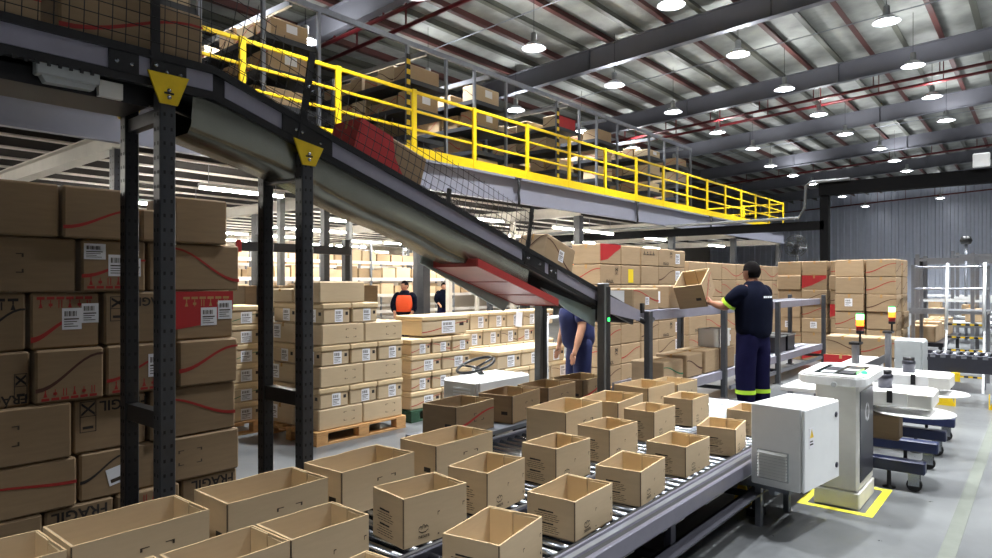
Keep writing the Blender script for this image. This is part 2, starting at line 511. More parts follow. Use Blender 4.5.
# ================================================================== mezzanine
ME, MZ, MX0, MX1 = 8.67, 4.0, -10.0, 29.9       # edge line, deck level, ends
mz = thing('mezzanine', (13.8, ME, 0), 'long steel mezzanine floor on dark posts with grey edge beam', 'mezzanine')
MB().box(MX0, MX1, ME + .05, Y1 - .05, MZ - .06, MZ).build('deck', 'deck_dark', mz)
mb = MB()                                        # edge channel beam
mb.box(MX0, MX1, ME + .02, ME + .05, 3.42, 3.94); mb.box(MX0, MX1, ME - .05, ME + .05, 3.40, 3.44); mb.box(MX0, MX1, ME - .05, ME + .05, 3.90, 3.945)
mb.build('edge_beam', 'mezz_beam', mz)
mb = MB()
mb.box(MX1 - .03, MX1, ME, 20, 3.42, 3.94)
mb.build('end_beam', 'mezz_beam', mz)
y = ME + .55
while y < Y1 - .3:
    mb = MB()
    mb.box(MX0, MX1 - .04, y - .006, y + .006, 3.60, 3.93)
    jo = mb.build('joist', 'deck_dark', mz)  # web dark, flange pale: lamplight from below is put into the colours
    MB().box(MX0, MX1 - .04, y - .06, y + .06, 3.575, 3.60).build('flange', 'joist_white', jo)
    y += .94
PX = [-1.9, 3.3, 8.5, 13.75, 19.0, 24.2, 29.5]
for x in PX:                                     # cross girders
    mb = MB()
    mb.box(x - .012, x + .012, ME + .06, Y1 - .3, 3.36, 3.57); mb.box(x - .1, x + .1, ME + .06, Y1 - .3, 3.34, 3.36); mb.box(x - .1, x + .1, ME + .06, Y1 - .3, 3.555, 3.574)
    mb.build('girder', 'joist_white', mz)
post_me = {}
def perforated_post(name, x, y, z0, z1, w, parent, m='post_steel', holes=True, d=None):
    d = d or w
    mb = MB()
    mb.box(x - w / 2, x + w / 2, y - d / 2, y + d / 2, z0, z1, 0, .006)
    o = mb.build(name, m, parent)
    if holes:                                    # punched slots on the two faces towards the aisle
        hb = MB(); z = z0 + .1
        while z < z1 - .05:
            for s in (-.22, .22):
                hb.box(x + s * w - .0055, x + s * w + .0055, y - d / 2 - .0015, y - d / 2, z - .009, z + .009)
                hb.box(x - w / 2 - .0015, x - w / 2, y + s * d - .0055, y + s * d + .0055, z - .009, z + .009)
            z += .075
        h = hb.build('slots', 'rubber', o)
        h['kind'] = 'stuff'
    return o
for x in PX:
    for y in (ME + .12, 14.5, 20.5):
        mb = MB(); mb.box(x - .09, x + .09, y - .09, y + .09, 0, 3.34, 0, .01); mb.box(x - .16, x + .16, y - .16, y + .16, 0, .02)
        if y < 10 and x == 3.3: perforated_post('post', x, y, 0, 3.34, .16, mz); continue
        mb.build('post', 'post_steel', mz)
for px, yy, w_, m_ in ((449, 12.0, .12, 'joist_white'), (477, 13.0, .1, 'joist_white'), (513, 12.0, .12, 'joist_white'), (490, 16.0, .16, 'post_steel'), (325, 11.0, .13, 'post_steel'), (349, 11.6, .1, 'grey_post'), (281, 12.5, .12, 'grey_post')):
    x = onY(px, 283, yy).x
    mb = MB(); mb.box(x - w_ / 2, x + w_ / 2, yy - w_ / 2, yy + w_ / 2, 0, 3.575); mb.box(x - w_, x + w_, yy - w_, yy + w_, 0, .02)
    mb.build('post', m_, mz)
for x in (11.1, 16.4, 21.6):                     # spring hangers clipped to the edge beam
    mb = MB(); mb.box(x - .1, x + .1, ME - .09, ME - .04, 3.90, 3.93)
    mb.tube([(x, ME - .08, 3.9), (x + .02, ME - .08, 3.75), (x - .01, ME - .08, 3.6), (x + .02, ME - .08, 3.45), (x, ME - .08, 3.35)], .03, 6)
    mb.build('hanger_spring', 'rubber', mz)

# yellow guard railing along the edge and round the end
gr = thing('guard_railing', (13.8, ME - .02, MZ), 'bright yellow guard railing with toe board along the mezzanine edge', 'railing')
mb = MB(); mb.box(MX0, MX1, ME - .02, ME + .01, MZ - .05, MZ + .13); mb.build('toe_board', 'yellow_paint', gr)
MB().box(MX1 - .02, MX1 + .01, ME, ME + 3.4, MZ - .05, MZ + .13).build('toe_board', 'yellow_paint', gr)
for z, w in ((MZ + 1.12, .06), (MZ + .78, .045), (MZ + .45, .045)):
    MB().box(MX0, MX1, ME - .005, ME + .03, z - w / 2, z + w / 2, 0, .008).build('rail', 'yellow_paint', gr)
    MB().box(MX1 - .03, MX1, ME, ME + 3.4, z - w / 2, z + w / 2, 0, .008).build('rail', 'yellow_paint', gr)
x = 6.37 - 1.86 * 8
ps = []
for px in (242, 338, 414, 474, 527, 569, 605, 636, 663, 687, 707, 725, 741, 755.5, 769, 783):
    ps.append(onY(px, 150, ME).x)
ps = [-6.0, -4.0, -2.0, 0, 1.9] + ps
for x in ps:
    MB().box(x - .05, x + .05, ME - .03, ME + .02, MZ - .05, MZ + 1.16, 0, .008).build('post', 'yellow_paint', gr)
for y in (ME + 1.7, ME + 3.4):
    MB().box(MX1 - .04, MX1 + .01, y - .04, y + .04, MZ - .05, MZ + 1.16, 0, .008).build('post', 'yellow_paint', gr)

# ------------------------------------------------------------------ boxes: shared builders
BOXM = {}
def box_mesh(dx, dy, dz, m):
    k = (round(dx, 2), round(dy, 2), round(dz, 2), m)
    if k not in BOXM:
        mb = MB()
        mb.box(-k[0] / 2, k[0] / 2, -k[1] / 2, k[1] / 2, 0, k[2], 0, .012)
        BOXM[k] = mb.mesh('carton', m)
    return BOXM[k], k
def face_pt(face, d, u, v, e=.0016):
    dx, dy, dz = d
    if face == 's': return (-dx / 2 + u * dx, -dy / 2 - e, v * dz)
    if face == 'w': return (-dx / 2 - e, dy / 2 - u * dy, v * dz)
    if face == 'e': return (dx / 2 + e, -dy / 2 + u * dy, v * dz)
    return (-dx / 2 + u * dx, -dy / 2 + v * dy, dz + e)
def quad(mb, face, d, u0, v0, u1, v1, mi=0, e=.0016, tilt=0.0):
    if tilt:
        cu, cv = (u0 + u1) / 2, (v0 + v1) / 2
        w = d[0] if face == 's' else d[1]
        pts = []
        for (u, v) in ((u0, v0), (u1, v0), (u1, v1), (u0, v1)):
            a, b = (u - cu) * w, (v - cv) * d[2]
            pts.append((cu + (a * cos(tilt) - b * sin(tilt)) / w, cv + (a * sin(tilt) + b * cos(tilt)) / d[2]))
    else:
        pts = [(u0, v0), (u1, v0), (u1, v1), (u0, v1)]
    mb.add([face_pt(face, d, u, v, e) for u, v in pts], [(0, 1, 2, 3)], mi)
def strip(mb, face, d, pts, w0, w1=None, mi=0, e=.0017):
    """curved printed stroke through (u,v) points, w in fractions of the height"""
    n = len(pts); w1 = w1 if w1 is not None else w0
    vs = []
    for i, (u, v) in enumerate(pts):
        f = i / (n - 1); w = (w0 + (w1 - w0) * f) / 2
        vs += [face_pt(face, d, u, v - w, e), face_pt(face, d, u, v + w, e)]
    mb.add(vs, [(2 * i, 2 * i + 2, 2 * i + 3, 2 * i + 1) for i in range(n - 1)], mi)
def ease(n=11): return [i / (n - 1) for i in range(n)]
DEC = {}
def dec_mesh(key, fn, mats, name):
    if key not in DEC:
        mb = MB(); fn(mb); DEC[key] = mb.mesh(name, mats)
    return DEC[key]
def swoosh(o, d, face='s', m='ink_red', flip=False, v0=.25, v1=.8, u0=0.0, u1=1.0, w=.07):
    def fn(mb):
        pts = []
        for s in ease():
            u = u0 + (u1 - u0) * s
            q = .5 - .5 * cos(pi * min(1, s * 1.05))
            v = v0 + (v1 - v0) * q
            pts.append(((u0 + u1 - u) if flip else u, v))
        if flip: pts = pts[::-1]
        strip(mb, face, d, pts, w * (1 if not flip else .5), w * (.5 if not flip else 1))
    return inst('printed_swoosh', dec_mesh(('sw', face, d, m, flip, v0, v1, u0, u1, w), fn, m, 'printed_swoosh'), o)
def sticker(o, d, face, u0, v0, u1, v1, tilt=0.0, code=True, m='paper'):
    def fn(mb): quad(mb, face, d, u0, v0, u1, v1, 0, .002, tilt)
    s = inst('label_sticker', dec_mesh(('st', face, d, u0, v0, u1, v1, tilt, m), fn, m, 'label_sticker'), o)
    if code:
        def fn2(mb):
            du, dv = u1 - u0, v1 - v0
            if tilt:
                quad(mb, face, d, u0 + du * .15, v0 + dv * .12, u1 - du * .25, v0 + dv * .34, 0, .0028, tilt); return
            n = 9
            for i in range(n):
                a = u0 + du * (.12 + .66 * i / n)
                quad(mb, face, d, a, v0 + dv * .62, a + du * (.03 if i % 3 else .055), v0 + dv * .86, 0, .0028)
            for j, (l, w) in enumerate(((.8, .06), (.7, .035), (.5, .035), (.75, .035))):
                v = v0 + dv * (.46 - .11 * j)
                quad(mb, face, d, u0 + du * .1, v, u0 + du * (.1 + l * .95), v + dv * w, 0, .0028)
        inst('print', dec_mesh(('sc', face, d, u0, v0, u1, v1, tilt), fn2, 'ink_soft', 'print'), s)
    return s
def icon_row(o, d, face='s', m='ink_red', v=.1, n=6, u0=.08, u1=.92, up=True):
    def fn(mb):
        st = (u1 - u0) / n
        for i in range(n):
            a = u0 + i * st
            quad(mb, face, d, a, v, a + st * .8, v + .05)
            c = a + st * .4; q = st * .2; b = v + .07 if up else v - .15
            k = i % 3
            if k == 0:
                mb.add([face_pt(face, d, c - q, b), face_pt(face, d, c + q, b), face_pt(face, d, c, b + .12)], [(0, 1, 2)])
                quad(mb, face, d, c - q * .3, b + .1, c + q * .3, b + .16)
            elif k == 1:
                quad(mb, face, d, c - q, b + .03, c + q, b + .08); quad(mb, face, d, c - q * .2, b, c + q * .2, b + .14)
            else:
                quad(mb, face, d, c - q, b, c - q * .5, b + .14); quad(mb, face, d, c + q * .5, b, c + q, b + .14)
    return inst('printed_icons', dec_mesh(('ic', face, d, m, v, n, u0, u1, up), fn, m, 'printed_icons'), o)
def corner_marks(o, d, face='s', u0=.2, v0=.35, u1=.5, v1=.7):
    def fn(mb):
        for (u, v, su, sv) in ((u0, v0, 1, 1), (u1, v0, -1, 1), (u1, v1, -1, -1), (u0, v1, 1, -1)):
            a, b = .07 * su, .07 * sv
            quad(mb, face, d, min(u, u + a), min(v, v + b * .25), max(u, u + a), max(v, v + b * .25))
            quad(mb, face, d, min(u, u + a * .25), min(v, v + b), max(u, u + a * .25), max(v, v + b))
    return inst('printed_marks', dec_mesh(('cm', face, d, u0, v0, u1, v1), fn, 'ink_soft', 'printed_marks'), o)
def crate_icon(o, d, face='s', u0=.1, v0=.45, u1=.3, v1=.9, m='ink'):
    def fn(mb):
        t = .012
        for (a, b, c, e) in ((u0, v0, u1, v0 + t), (u0, v1 - t, u1, v1), (u0, v0, u0 + t, v1), (u1 - t, v0, u1, v1)):
            quad(mb, face, d, a, b, c, e)
        vm = v0 + (v1 - v0) * .5
        quad(mb, face, d, u0, vm, u1, vm + t)
        for (sa, sb) in ((0, 1), (1, 0)):
            strip(mb, face, d, [(u0 + .02, vm + .04 + sa * (v1 - vm - .08)), (u1 - .02, vm + .04 + sb * (v1 - vm - .08))], .05)
        quad(mb, face, d, u0 + .04, v0 + .06, u1 - .04, v0 + .11)
    return inst('printed_symbol', dec_mesh(('cr', face, d, u0, v0, u1, v1), fn, m, 'printed_symbol'), o)
FACE_ROT = {'s': (pi / 2, 0, 0), 'w': (pi / 2, 0, -pi / 2), 'e': (pi / 2, 0, pi / 2)}
def print_text(o, d, txt, face, u, v, size, upside=False, m='ink'):
    p = face_pt(face, d, u, v, .002)
    r = Matrix.Rotation(FACE_ROT[face][2], 4, 'Z') @ Matrix.Rotation(pi / 2, 4, 'X') @ Matrix.Rotation(pi if upside else 0, 4, 'Z')
    return lettering(txt, o, p, r.to_euler(), size, m, name='printed_text')
def panel_print(o, d, face, pts, m='red_print'):
    def fn(mb): mb.add([face_pt(face, d, u, v, .0012) for u, v in pts], [tuple(range(len(pts)))])
    return inst('printed_panel', dec_mesh(('pp', face, d, tuple(pts), m), fn, m, 'printed_panel'), o)
def tape(o, d):
    def fn(mb):
        quad(mb, 'top', d, 0, .46, 1, .54, 0, .0015)
        for f in ('w', 'e'): quad(mb, f, d, .46, .8, .54, 1, 0, .0015)
    return inst('tape', dec_mesh(('tp', d), fn, 'tape', 'tape'), o)
def seam(o, d):
    def fn(mb):
        quad(mb, 'top', d, 0, .496, 1, .504, 0, .001)
    return inst('flap_seam', dec_mesh(('sm', d), fn, 'ink_soft', 'flap_seam'), o)
def carton(x, y, z, dx, dy, dz, label, group, m='cardboard', rz=0.0, taped=True, name='cardboard_box'):
    me, k = box_mesh(dx, dy, dz, m)
    o = bpy.data.objects.new(name, me); COL.objects.link(o)
    o.location = (x, y, z); o.rotation_euler = (0, 0, rz)
    tag(o, label, 'box', group)
    d = k[:3]
    if taped: tape(o, d)
    return o, d
def lidded(x, y, z, dx, dy, dz, label, group, lab=True, face='s', rz=0.0):
    """archive-style carton with a separate pale lid and a pasted sheet"""
    me, k = box_mesh(dx - .02, dy - .02, dz - .06, 'cardboard_new')
    o = bpy.data.objects.new('lidded_carton', me); COL.objects.link(o)
    o.location = (x, y, z); o.rotation_euler = (0, 0, rz)
    tag(o, label, 'box', group)
    lm, _ = box_mesh(dx, dy, .06, 'cardboard_lid')
    inst('lid', lm, o, (0, 0, dz - .061))
    d = k[:3]
    if lab:
        for f in (face if isinstance(face, (list, tuple)) else [face]):
            sticker(o, d, f, .42, .1, .72, .95)
            def fn(mb, f=f): quad(mb, f, d, .82, .55, .92, .78)
            inst('hand_hole', dec_mesh(('hh', f, d), fn, 'ink', 'hand_hole'), o)
    return o, d
# ------------------------------------------------------------------ racks on the mezzanine (run away from the railing, along y)
RY = 9.7
rack_x = [(-1.5, -.45), (.6, 1.65), (3.7, 4.75), (5.8, 6.86), (8.93, 10.03), (10.93, 12.04), (14.14, 15.2), (16.1, 17.26), (19.3, 20.4), (21.4, 22.5)]
LEV = (4.12, 4.66, 5.22, 5.78)
for ri, (xa, xb) in enumerate(rack_x):
    t = thing('shelving_rack', ((xa + xb) / 2, RY, MZ), f'galvanized shelving rack with dark shelves, {ORD[ri]} from the left on the mezzanine', 'rack', 'mezzanine shelving racks')
    for x in (xa, xb):
        for y in (RY, RY + 2.4, RY + 4.8):
            mb = MB(); mb.box(x - .03, x + .03, y - .03, y + .03, MZ, 6.4 if y == RY else 6.2)
            mb.build('upright', 'galv', t)
    for lv in LEV:
        MB().box(xa + .03, xb - .03, RY + .02, RY + 4.8, lv - .09, lv).build('shelf', 'shelf_dark', t)
    MB().bar(((xa + xb) / 2, RY + .03, 6.4), ((xa + xb) / 2, RY + 7, 6.4), .06, .1).build('top_tie', 'galv', t)
    if ri in (4, 6):
        hp = MB()
        for q in range(22):
            hp.box(xa - .045, xa + .045, RY - .045, RY - .03, MZ + .02 + q * .1, MZ + .12 + q * .1, q % 2)
        hp.build('hazard_guard', ['yellow_plate', 'rubber'], t)
    n = 0
    for li, lv in enumerate(LEV):
        if ri == 0 and li < 1: continue
        y = RY + .08; c = 0
        while y < RY + 2.6:
            w = rnd.choice((.38, .45, .52))
            if rnd.random() < .86:
                h = rnd.uniform(.26, .4); dep = min(.9, xb - xa - .12) * rnd.uniform(.8, 1)
                if li == 3 and rnd.random() < .45: h *= .8
                lab = f'carton {ORD[c]} inward on {("lowest","second","third","top")[li]} shelf of the {ORD[ri]} mezzanine rack from the left'
                o, d = carton((xa + xb) / 2 + rnd.uniform(-.02, .02), y + w / 2, lv, dep, w, h, lab, 'cartons on the mezzanine racks',
                              rnd.choice(('cardboard', 'cardboard', 'cardboard_new')), rnd.uniform(-.04, .04), taped=False)
                if c == 0:
                    q = rnd.random()
                    if q < .4: swoosh(o, d, 's', 'ink_red')
                    elif q < .7: sticker(o, d, 's', .4, .4, .7, .85, code=False)
                    if li == 3 and ri in (6,): panel_print(o, d, 's', [(0, 0), (1, 0), (1, 1), (0, 1)])
                swoosh(o, d, 'w', 'ink_red' if rnd.random() < .6 else 'ink_brown', rnd.random() < .5)
            y += w + .03; c += 1
tie = MB(); tie.box(-8, 22.55, RY - .03, RY + .03, 6.4, 6.5)
tag(tie.build('rack_tie_beam', 'galv', loc=(22.5, RY, 4.0)), 'long galvanized tie beam across the tops of the mezzanine racks', 'beam')

# ------------------------------------------------------------------ below the mezzanine: fluorescent lamps
fl_body = MB().box(-.75, .75, -.06, .06, .03, .09, 0, .01).mesh('fixture', 'white_paint')
fl_tube = MB()
for s in (-.032, .032): fl_tube.tube([(-.72, s, .012), (.72, s, .012)], .018, 8)
fl_tube = fl_tube.mesh('tube', 'lamp_tube')
fl_wire = MB()
for s in (-.6, .6): fl_wire.tube([(s, 0, .09), (s, 0, .5)], .006, 4)
fl_wire = fl_wire.mesh('hanger', 'galv')
c = 0
for yi, y in enumerate((10.3, 13.2, 16.2, 19.2, 22.2, 25.0)):
    for xi, x in enumerate((0.5, 5.8, 10.2, 11.9, 15.6, 17.3, 21.0, 26.5)):
        t = thing('fluorescent_lamp', (x, y, 3.2), f'lit twin-tube fluorescent lamp under mezzanine, {ORD[yi]} row back, {ORD[xi]} along', 'ceiling lamp', 'fluorescent lamps under the mezzanine')
        inst('fixture', fl_body, t); inst('tube', fl_tube, t); inst('hanger', fl_wire, t)

# picking shelves along y = 17.5 and 21.5, loaded with cartons
def picking_shelf(y, xa, xb, step, row, seed, boxes=True):
    r = random.Random(seed)
    t = thing('picking_rack', ((xa + xb) / 2, y, 0), f'long pale picking rack full of cartons, {row} row under the mezzanine', 'rack')
    x = xa
    while x <= xb + .01:
        for yy in (y - .3, y + .3):
            MB().box(x - .03, x + .03, yy - .03, yy + .03, 0, 3.0).build('upright', 'galv', t)
        x += step
    lv = (.2, .75, 1.3, 1.85, 2.4)
    for z in lv:
        mb = MB(); mb.box(xa, xb, y - .3, y + .3, z - .03, z); mb.box(xa, xb, y - .33, y - .3, z - .07, z + .03)
        mb.build('shelf', 'shelf_light', t)
    names = ('lowest', 'second', 'middle', 'fourth', 'top')
    for li, z in enumerate(lv):
        if li < 2: continue
        x = xa + .1; c = 0
        while x < xb - .5 and c < 28:
            w = r.choice((.42, .5, .58, .66))
            if r.random() < .9:
                carton(x + w / 2, y - .02, z, w, .46, r.uniform(.26, .42), f'tan carton, {ORD[c]} from left on {names[li]} shelf of the {row} picking rack',
                       f'cartons on the {row} picking rack', r.choice(('cardboard', 'cardboard_new')), r.uniform(-.05, .05), taped=False)
            x += w + .05; c += 1
picking_shelf(17.6, 8.3, 24.3, 2.0, 'nearer', 3)
picking_shelf(22.6, 7.0, 23.0, 2.0, 'farther', 5)
# dark pallet-rack frame with a red end cap seen past the dark stack
t = thing('pallet_rack_frame', (6.6, 9.6, 0), 'dark steel rack frame with long horizontal beam behind the pallet stack', 'rack')
a = onY(238, 246, 9.4); b = onY(350, 246, 9.4)
MB().box(a.x, b.x, 9.36, 9.44, a.z - .07, a.z + .07).build('beam', 'post_steel', t)
for px in (262, 349):
    x = onY(px, 246, 9.4).x
    MB().box(x - .05, x + .05, 9.44, 9.54, 0, a.z + .2).build('upright', 'post_steel', t)
MB().box(a.x - .06, a.x + .02, 9.33, 9.36, a.z - .09, a.z + .09).build('end_cap', 'red_print', t)
b2 = onY(240, 330, 9.4)
MB().box(a.x, b.x, 9.36, 10.0, 1.18, 1.24).build('shelf', 'shelf_dark', t)
MB().box(a.x, b.x, 9.36, 10.0, .55, .61).build('shelf', 'shelf_dark', t)
for i, (zz) in enumerate((.61, 1.24)):
    for j in range(4):
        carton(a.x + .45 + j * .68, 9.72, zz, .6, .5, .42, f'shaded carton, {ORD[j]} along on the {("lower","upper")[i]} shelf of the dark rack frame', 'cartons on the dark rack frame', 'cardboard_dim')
# ================================================================== tall dark stack behind the incline posts
SY, SD = 4.60, .46
ZR = [0.0, .325, .63, .975, 1.30, 1.645, 1.98, 2.31]
rows = {7: [(-45, 61), (62, 139), (141, 174), (175.5, 229)], 6: [(-35, 79.5), (82, 148), (150, 243)],
        5: [(-40, 30), (31.5, 103), (105, 173), (178, 237)], 4: [(-40, 33), (34.5, 105), (106.5, 174), (179, 239)],
        3: [(-40, 73), (74.5, 150), (151.5, 238)], 2: [(-40, 78), (81, 160), (162, 241)], 1: [(-40, 44), (45.5, 117), (118.5, 181), (184, 241)]}
look = {(7, 0): 'plain shaded carton', (7, 1): 'carton with a faint red curve', (7, 2): 'low carton behind the post', (7, 3): 'plain carton',
        (6, 0): 'large carton with four corner marks', (6, 1): 'carton with two white labels and red icons', (6, 2): 'long carton with falling red curve',
        (5, 0): 'carton with dark icons and dark curve', (5, 1): 'carton with red icon row and two labels', (5, 2): 'carton with upside-down fragile print', (5, 3): 'carton with red upper half and labels',
        (4, 0): 'carton with upside-down fragile print', (4, 1): 'carton with brown curve and icons below', (4, 2): 'carton with red curve and white label', (4, 3): 'carton with rising red curve',
        (3, 0): 'plain carton with small marks', (3, 1): 'carton with fragile print and arrows symbol', (3, 2): 'long carton with red curve',
        (2, 0): 'sagging carton with low red curve', (2, 1): 'carton with tilted white label', (2, 2): 'plain carton with fold marks',
        (1, 0): 'plain floor carton', (1, 1): 'floor carton with fragile print', (1, 2): 'floor carton with red icons', (1, 3): 'short floor carton with fragile print'}
rw = {7: 'top', 6: 'second', 5: 'third', 4: 'fourth', 3: 'fifth', 2: 'sixth', 1: 'bottom'}
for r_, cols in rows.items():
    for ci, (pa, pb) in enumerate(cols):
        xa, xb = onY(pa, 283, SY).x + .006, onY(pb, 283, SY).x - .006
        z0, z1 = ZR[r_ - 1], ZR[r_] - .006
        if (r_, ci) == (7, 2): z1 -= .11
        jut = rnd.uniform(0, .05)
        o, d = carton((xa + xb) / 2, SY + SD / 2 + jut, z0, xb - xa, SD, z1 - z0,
                      f'{look[r_, ci]}, {rw[r_]} row of the tall dark stack', 'cartons of the tall dark stack', 'cardboard_dim')  # part of the stack's shade is put into this darker colour
        key = (r_, ci)
        if key == (7, 1): swoosh(o, d, 's', 'ink_red', v0=.2, v1=.6)
        if key in ((6, 0), (3, 0), (2, 2)): corner_marks(o, d)
        if key == (6, 1):
            sticker(o, d, 's', .03, .62, .36, .92); sticker(o, d, 's', .4, .3, .72, .72); sticker(o, d, 's', .8, .3, .92, .66)
            swoosh(o, d, 's', 'ink_red', v0=.3, v1=.62); icon_row(o, d, 's', 'ink_red', v=.06)
        if key == (6, 2): swoosh(o, d, 's', 'ink_red', True, v0=.22, v1=.9, u0=.2)
        if key == (5, 0): icon_row(o, d, 's', 'ink', v=.86, up=False, n=4); swoosh(o, d, 's', 'ink', v0=.15, v1=.72)
        if key == (5, 1):
            icon_row(o, d, 's', 'ink_red', v=.88, up=False); swoosh(o, d, 's', 'ink_red', v0=.17, v1=.5, u1=.6, w=.1)
            sticker(o, d, 's', .44, .33, .73, .72); sticker(o, d, 's', .73, .44, .99, .8)
        if key == (5, 2): crate_icon(o, d, 's', .08, .45, .32, .92); print_text(o, d, 'FRÁGIL', 's', .72, .82, 0.079, True)
        if key == (5, 3):
            panel_print(o, d, 's', [(0, .22), (.45, .3), (.8, .45), (1, .6), (1, 1), (0, 1)])
            icon_row(o, d, 's', 'tape', v=.84, up=False, n=6, u0=.12, u1=.95)
            sticker(o, d, 's', .42, .28, .7, .66); sticker(o, d, 's', .72, .4, .98, .8)
        if key == (4, 0): print_text(o, d, 'FRÁGIL', 's', .6, .14, 0.075, True); crate_icon(o, d, 's', .76, .12, .96, .6); swoosh(o, d, 's', 'ink', v0=.5, v1=.8, u1=.5)
        if key == (4, 1): swoosh(o, d, 's', 'ink_brown', v0=.25, v1=.88, w=.08); icon_row(o, d, 's', 'ink_red', v=.05)
        if key == (4, 2): swoosh(o, d, 's', 'ink_red', v0=.3, v1=.75); sticker(o, d, 's', .62, .3, .88, .78); icon_row(o, d, 's', 'ink_red', v=.05)
        if key == (4, 3): swoosh(o, d, 's', 'ink_red', v0=.35, v1=.82, w=.09)
        if key == (3, 1): crate_icon(o, d, 's', .08, .38, .3, .95); print_text(o, d, 'FRÁGIL', 's', .68, .84, 0.090, True)
        if key == (3, 2): swoosh(o, d, 's', 'ink_red', True, v0=.35, v1=.8, u0=.1)
        if key == (2, 0): swoosh(o, d, 's', 'ink_red', True, v0=.5, v1=.64, u0=.1)
        if key == (2, 1): swoosh(o, d, 's', 'ink', v0=.4, v1=.85, u1=.6); sticker(o, d, 's', .34, .25, .62, .62, .22)
        if key == (1, 1): print_text(o, d, 'FRÁGIL', 's', .5, .82, 0.098, True)
        if key == (1, 2): icon_row(o, d, 's', 'ink_red', v=.7)
        if key == (1, 3): print_text(o, d, 'FRÁGIL', 's', .55, .82, 0.098, True)

# ================================================================== pallets
def pallet(x0, y0, lx, ly, label, m='pallet_wood'):
    t = thing('pallet', (x0 + lx / 2, y0 + ly / 2, 0), label, 'pallet', 'wooden pallets on the floor')
    for i in range(3):
        for j in range(3):
            bx = x0 + [0, (lx - .145) / 2, lx - .145][i]; by = y0 + [0, (ly - .1) / 2, ly - .1][j]
            MB().box(bx, bx + .145, by, by + .1, .022, .1, 0, .004).build('block', m, t)
    for j in range(3):
        by = y0 + [0, (ly - .1) / 2, ly - .1][j]
        MB().box(x0, x0 + lx, by, by + .1, 0, .022).build('bottom_board', m, t)
    for i in range(3):
        bx = x0 + [0, (lx - .145) / 2, lx - .145][i]
        MB().box(bx, bx + .145, y0, y0 + ly, .1, .122).build('stringer_board', m, t)
    n = 7
    for j in range(n):
        by = y0 + (ly - .1) * j / (n - 1)
        MB().box(x0, x0 + lx, by, by + .1, .122, .144, 0, .003).build('top_board', m, t)
    return t
# --- front pallet with alternating plain and lidded cartons
PXa, PYa, PH = 4.10, 5.82, .146
pallet(PXa - .03, PYa - .03, 1.24, 1.02, 'pale wooden pallet under the tall carton stack in the middle')
lay = [('long', .225), ('lid', .222), ('long', .225), ('lid', .222), ('long', .225), ('lid', .222), ('one', .23)]
z = PH
nm = ['bottom', 'second', 'third', 'fourth', 'fifth', 'sixth', 'top']
G = 'cartons on the front pallet'
for li, (kind, h) in enumerate(lay):
    inset = .01 * li
    if kind == 'long':
        n = 0
        for j in range(2):
            for i in range(2):
                dx = .585 - inset * .5
                o, d = carton(PXa + .02 + inset + dx / 2 + i * (dx + .004), PYa + .24 + j * .485 + .004, z, dx, .475, h - .004,
                              f'plain tan carton, {nm[li]} layer of the front pallet, {("front","back")[j]} {("left","right")[i]}', G, 'cardboard_new')
                if i == 0: sticker(o, d, 'w', .1, .2, .4, .9)
                corner_marks(o, d, 's', .55, .3, .8, .75)
    elif kind == 'lid':
        for j in range(2):
            for i in range(3):
                if li == 5 and i == 2: continue
                dx = .39 - inset * .3
                lidded(PXa + .02 + inset + dx / 2 + i * (dx + .006), PYa + .24 + j * .485, z, dx, .475, h - .004,
                       f'lidded carton with white sheet, {nm[li]} layer of front pallet, {("front","back")[j]} {("left","middle","right")[i]}', G, face=('s', 'w') if i == 0 else 's')
    else:
        carton(PXa + .04 + .3, PYa + .26, z, .6, .48, h, 'single plain carton on top of the front pallet stack', G, 'cardboard_new')
        carton(PXa + .04 + .3, PYa + .76, z, .6, .48, h - .08, 'second plain carton at back on top of the front pallet stack', G, 'cardboard_new')
    z += h
# --- stack peeking out right of the dark stack
pallet(3.15, 6.9, 1.0, 1.0, 'pale wooden pallet half hidden behind the tall dark stack')
z = .146
for li in range(6):
    for i in range(2):
        o, d = lidded(3.17 + .245 + i * .485, 7.15, z, .475, .48, .215, f'lidded carton with red curve, {ORD[li]} layer, {("hidden","exposed")[i]} side, of half-hidden pallet', 'cartons on the half-hidden pallet')
        if li % 2: swoosh(o, d, 's', 'ink_red')
        if (li, i) == (5, 1):
            mb = MB(); mb.box(-.06, .06, -.16, -.06, .216, .2165); inst('green_sticker', mb.mesh('green_sticker', 'glow_green'), o)
            o.children[-1].data.materials[0] = MATS['ink_green']
    z += .217
# --- green pallet
pallet(5.5, 5.9, 1.15, 1.0, 'green painted pallet carrying a sagging carton stack', 'pallet_green')
z = .146
for li in range(4):
    n = 2 if li % 2 == 0 else 3
    for i in range(n):
        dx = 1.1 / n - .012
        for j in range(2):
            o, d = lidded(5.52 + dx / 2 + i * (dx + .01), 5.92 + .24 + j * .48, z, dx, .47, .22 - (li == 3) * .02,
                          f'lidded carton with red curve, {ORD[li]} layer of green pallet, {("front","back")[j]}, {ORD[i]} from left', 'cartons on the green pallet', lab=(j == 0))
            if j == 0: swoosh(o, d, 's', 'ink_red', bool(i % 2), v0=.3, v1=.85)
            if j == 0 and i == 0: sticker(o, d, 'w', .2, .2, .5, .8)
    z += .222
o, d = lidded(6.15, 6.2, z, .85, .5, .25, 'wide lidded carton on the very top of the green pallet stack', 'cartons on the green pallet'); swoosh(o, d, 's', 'ink_red')

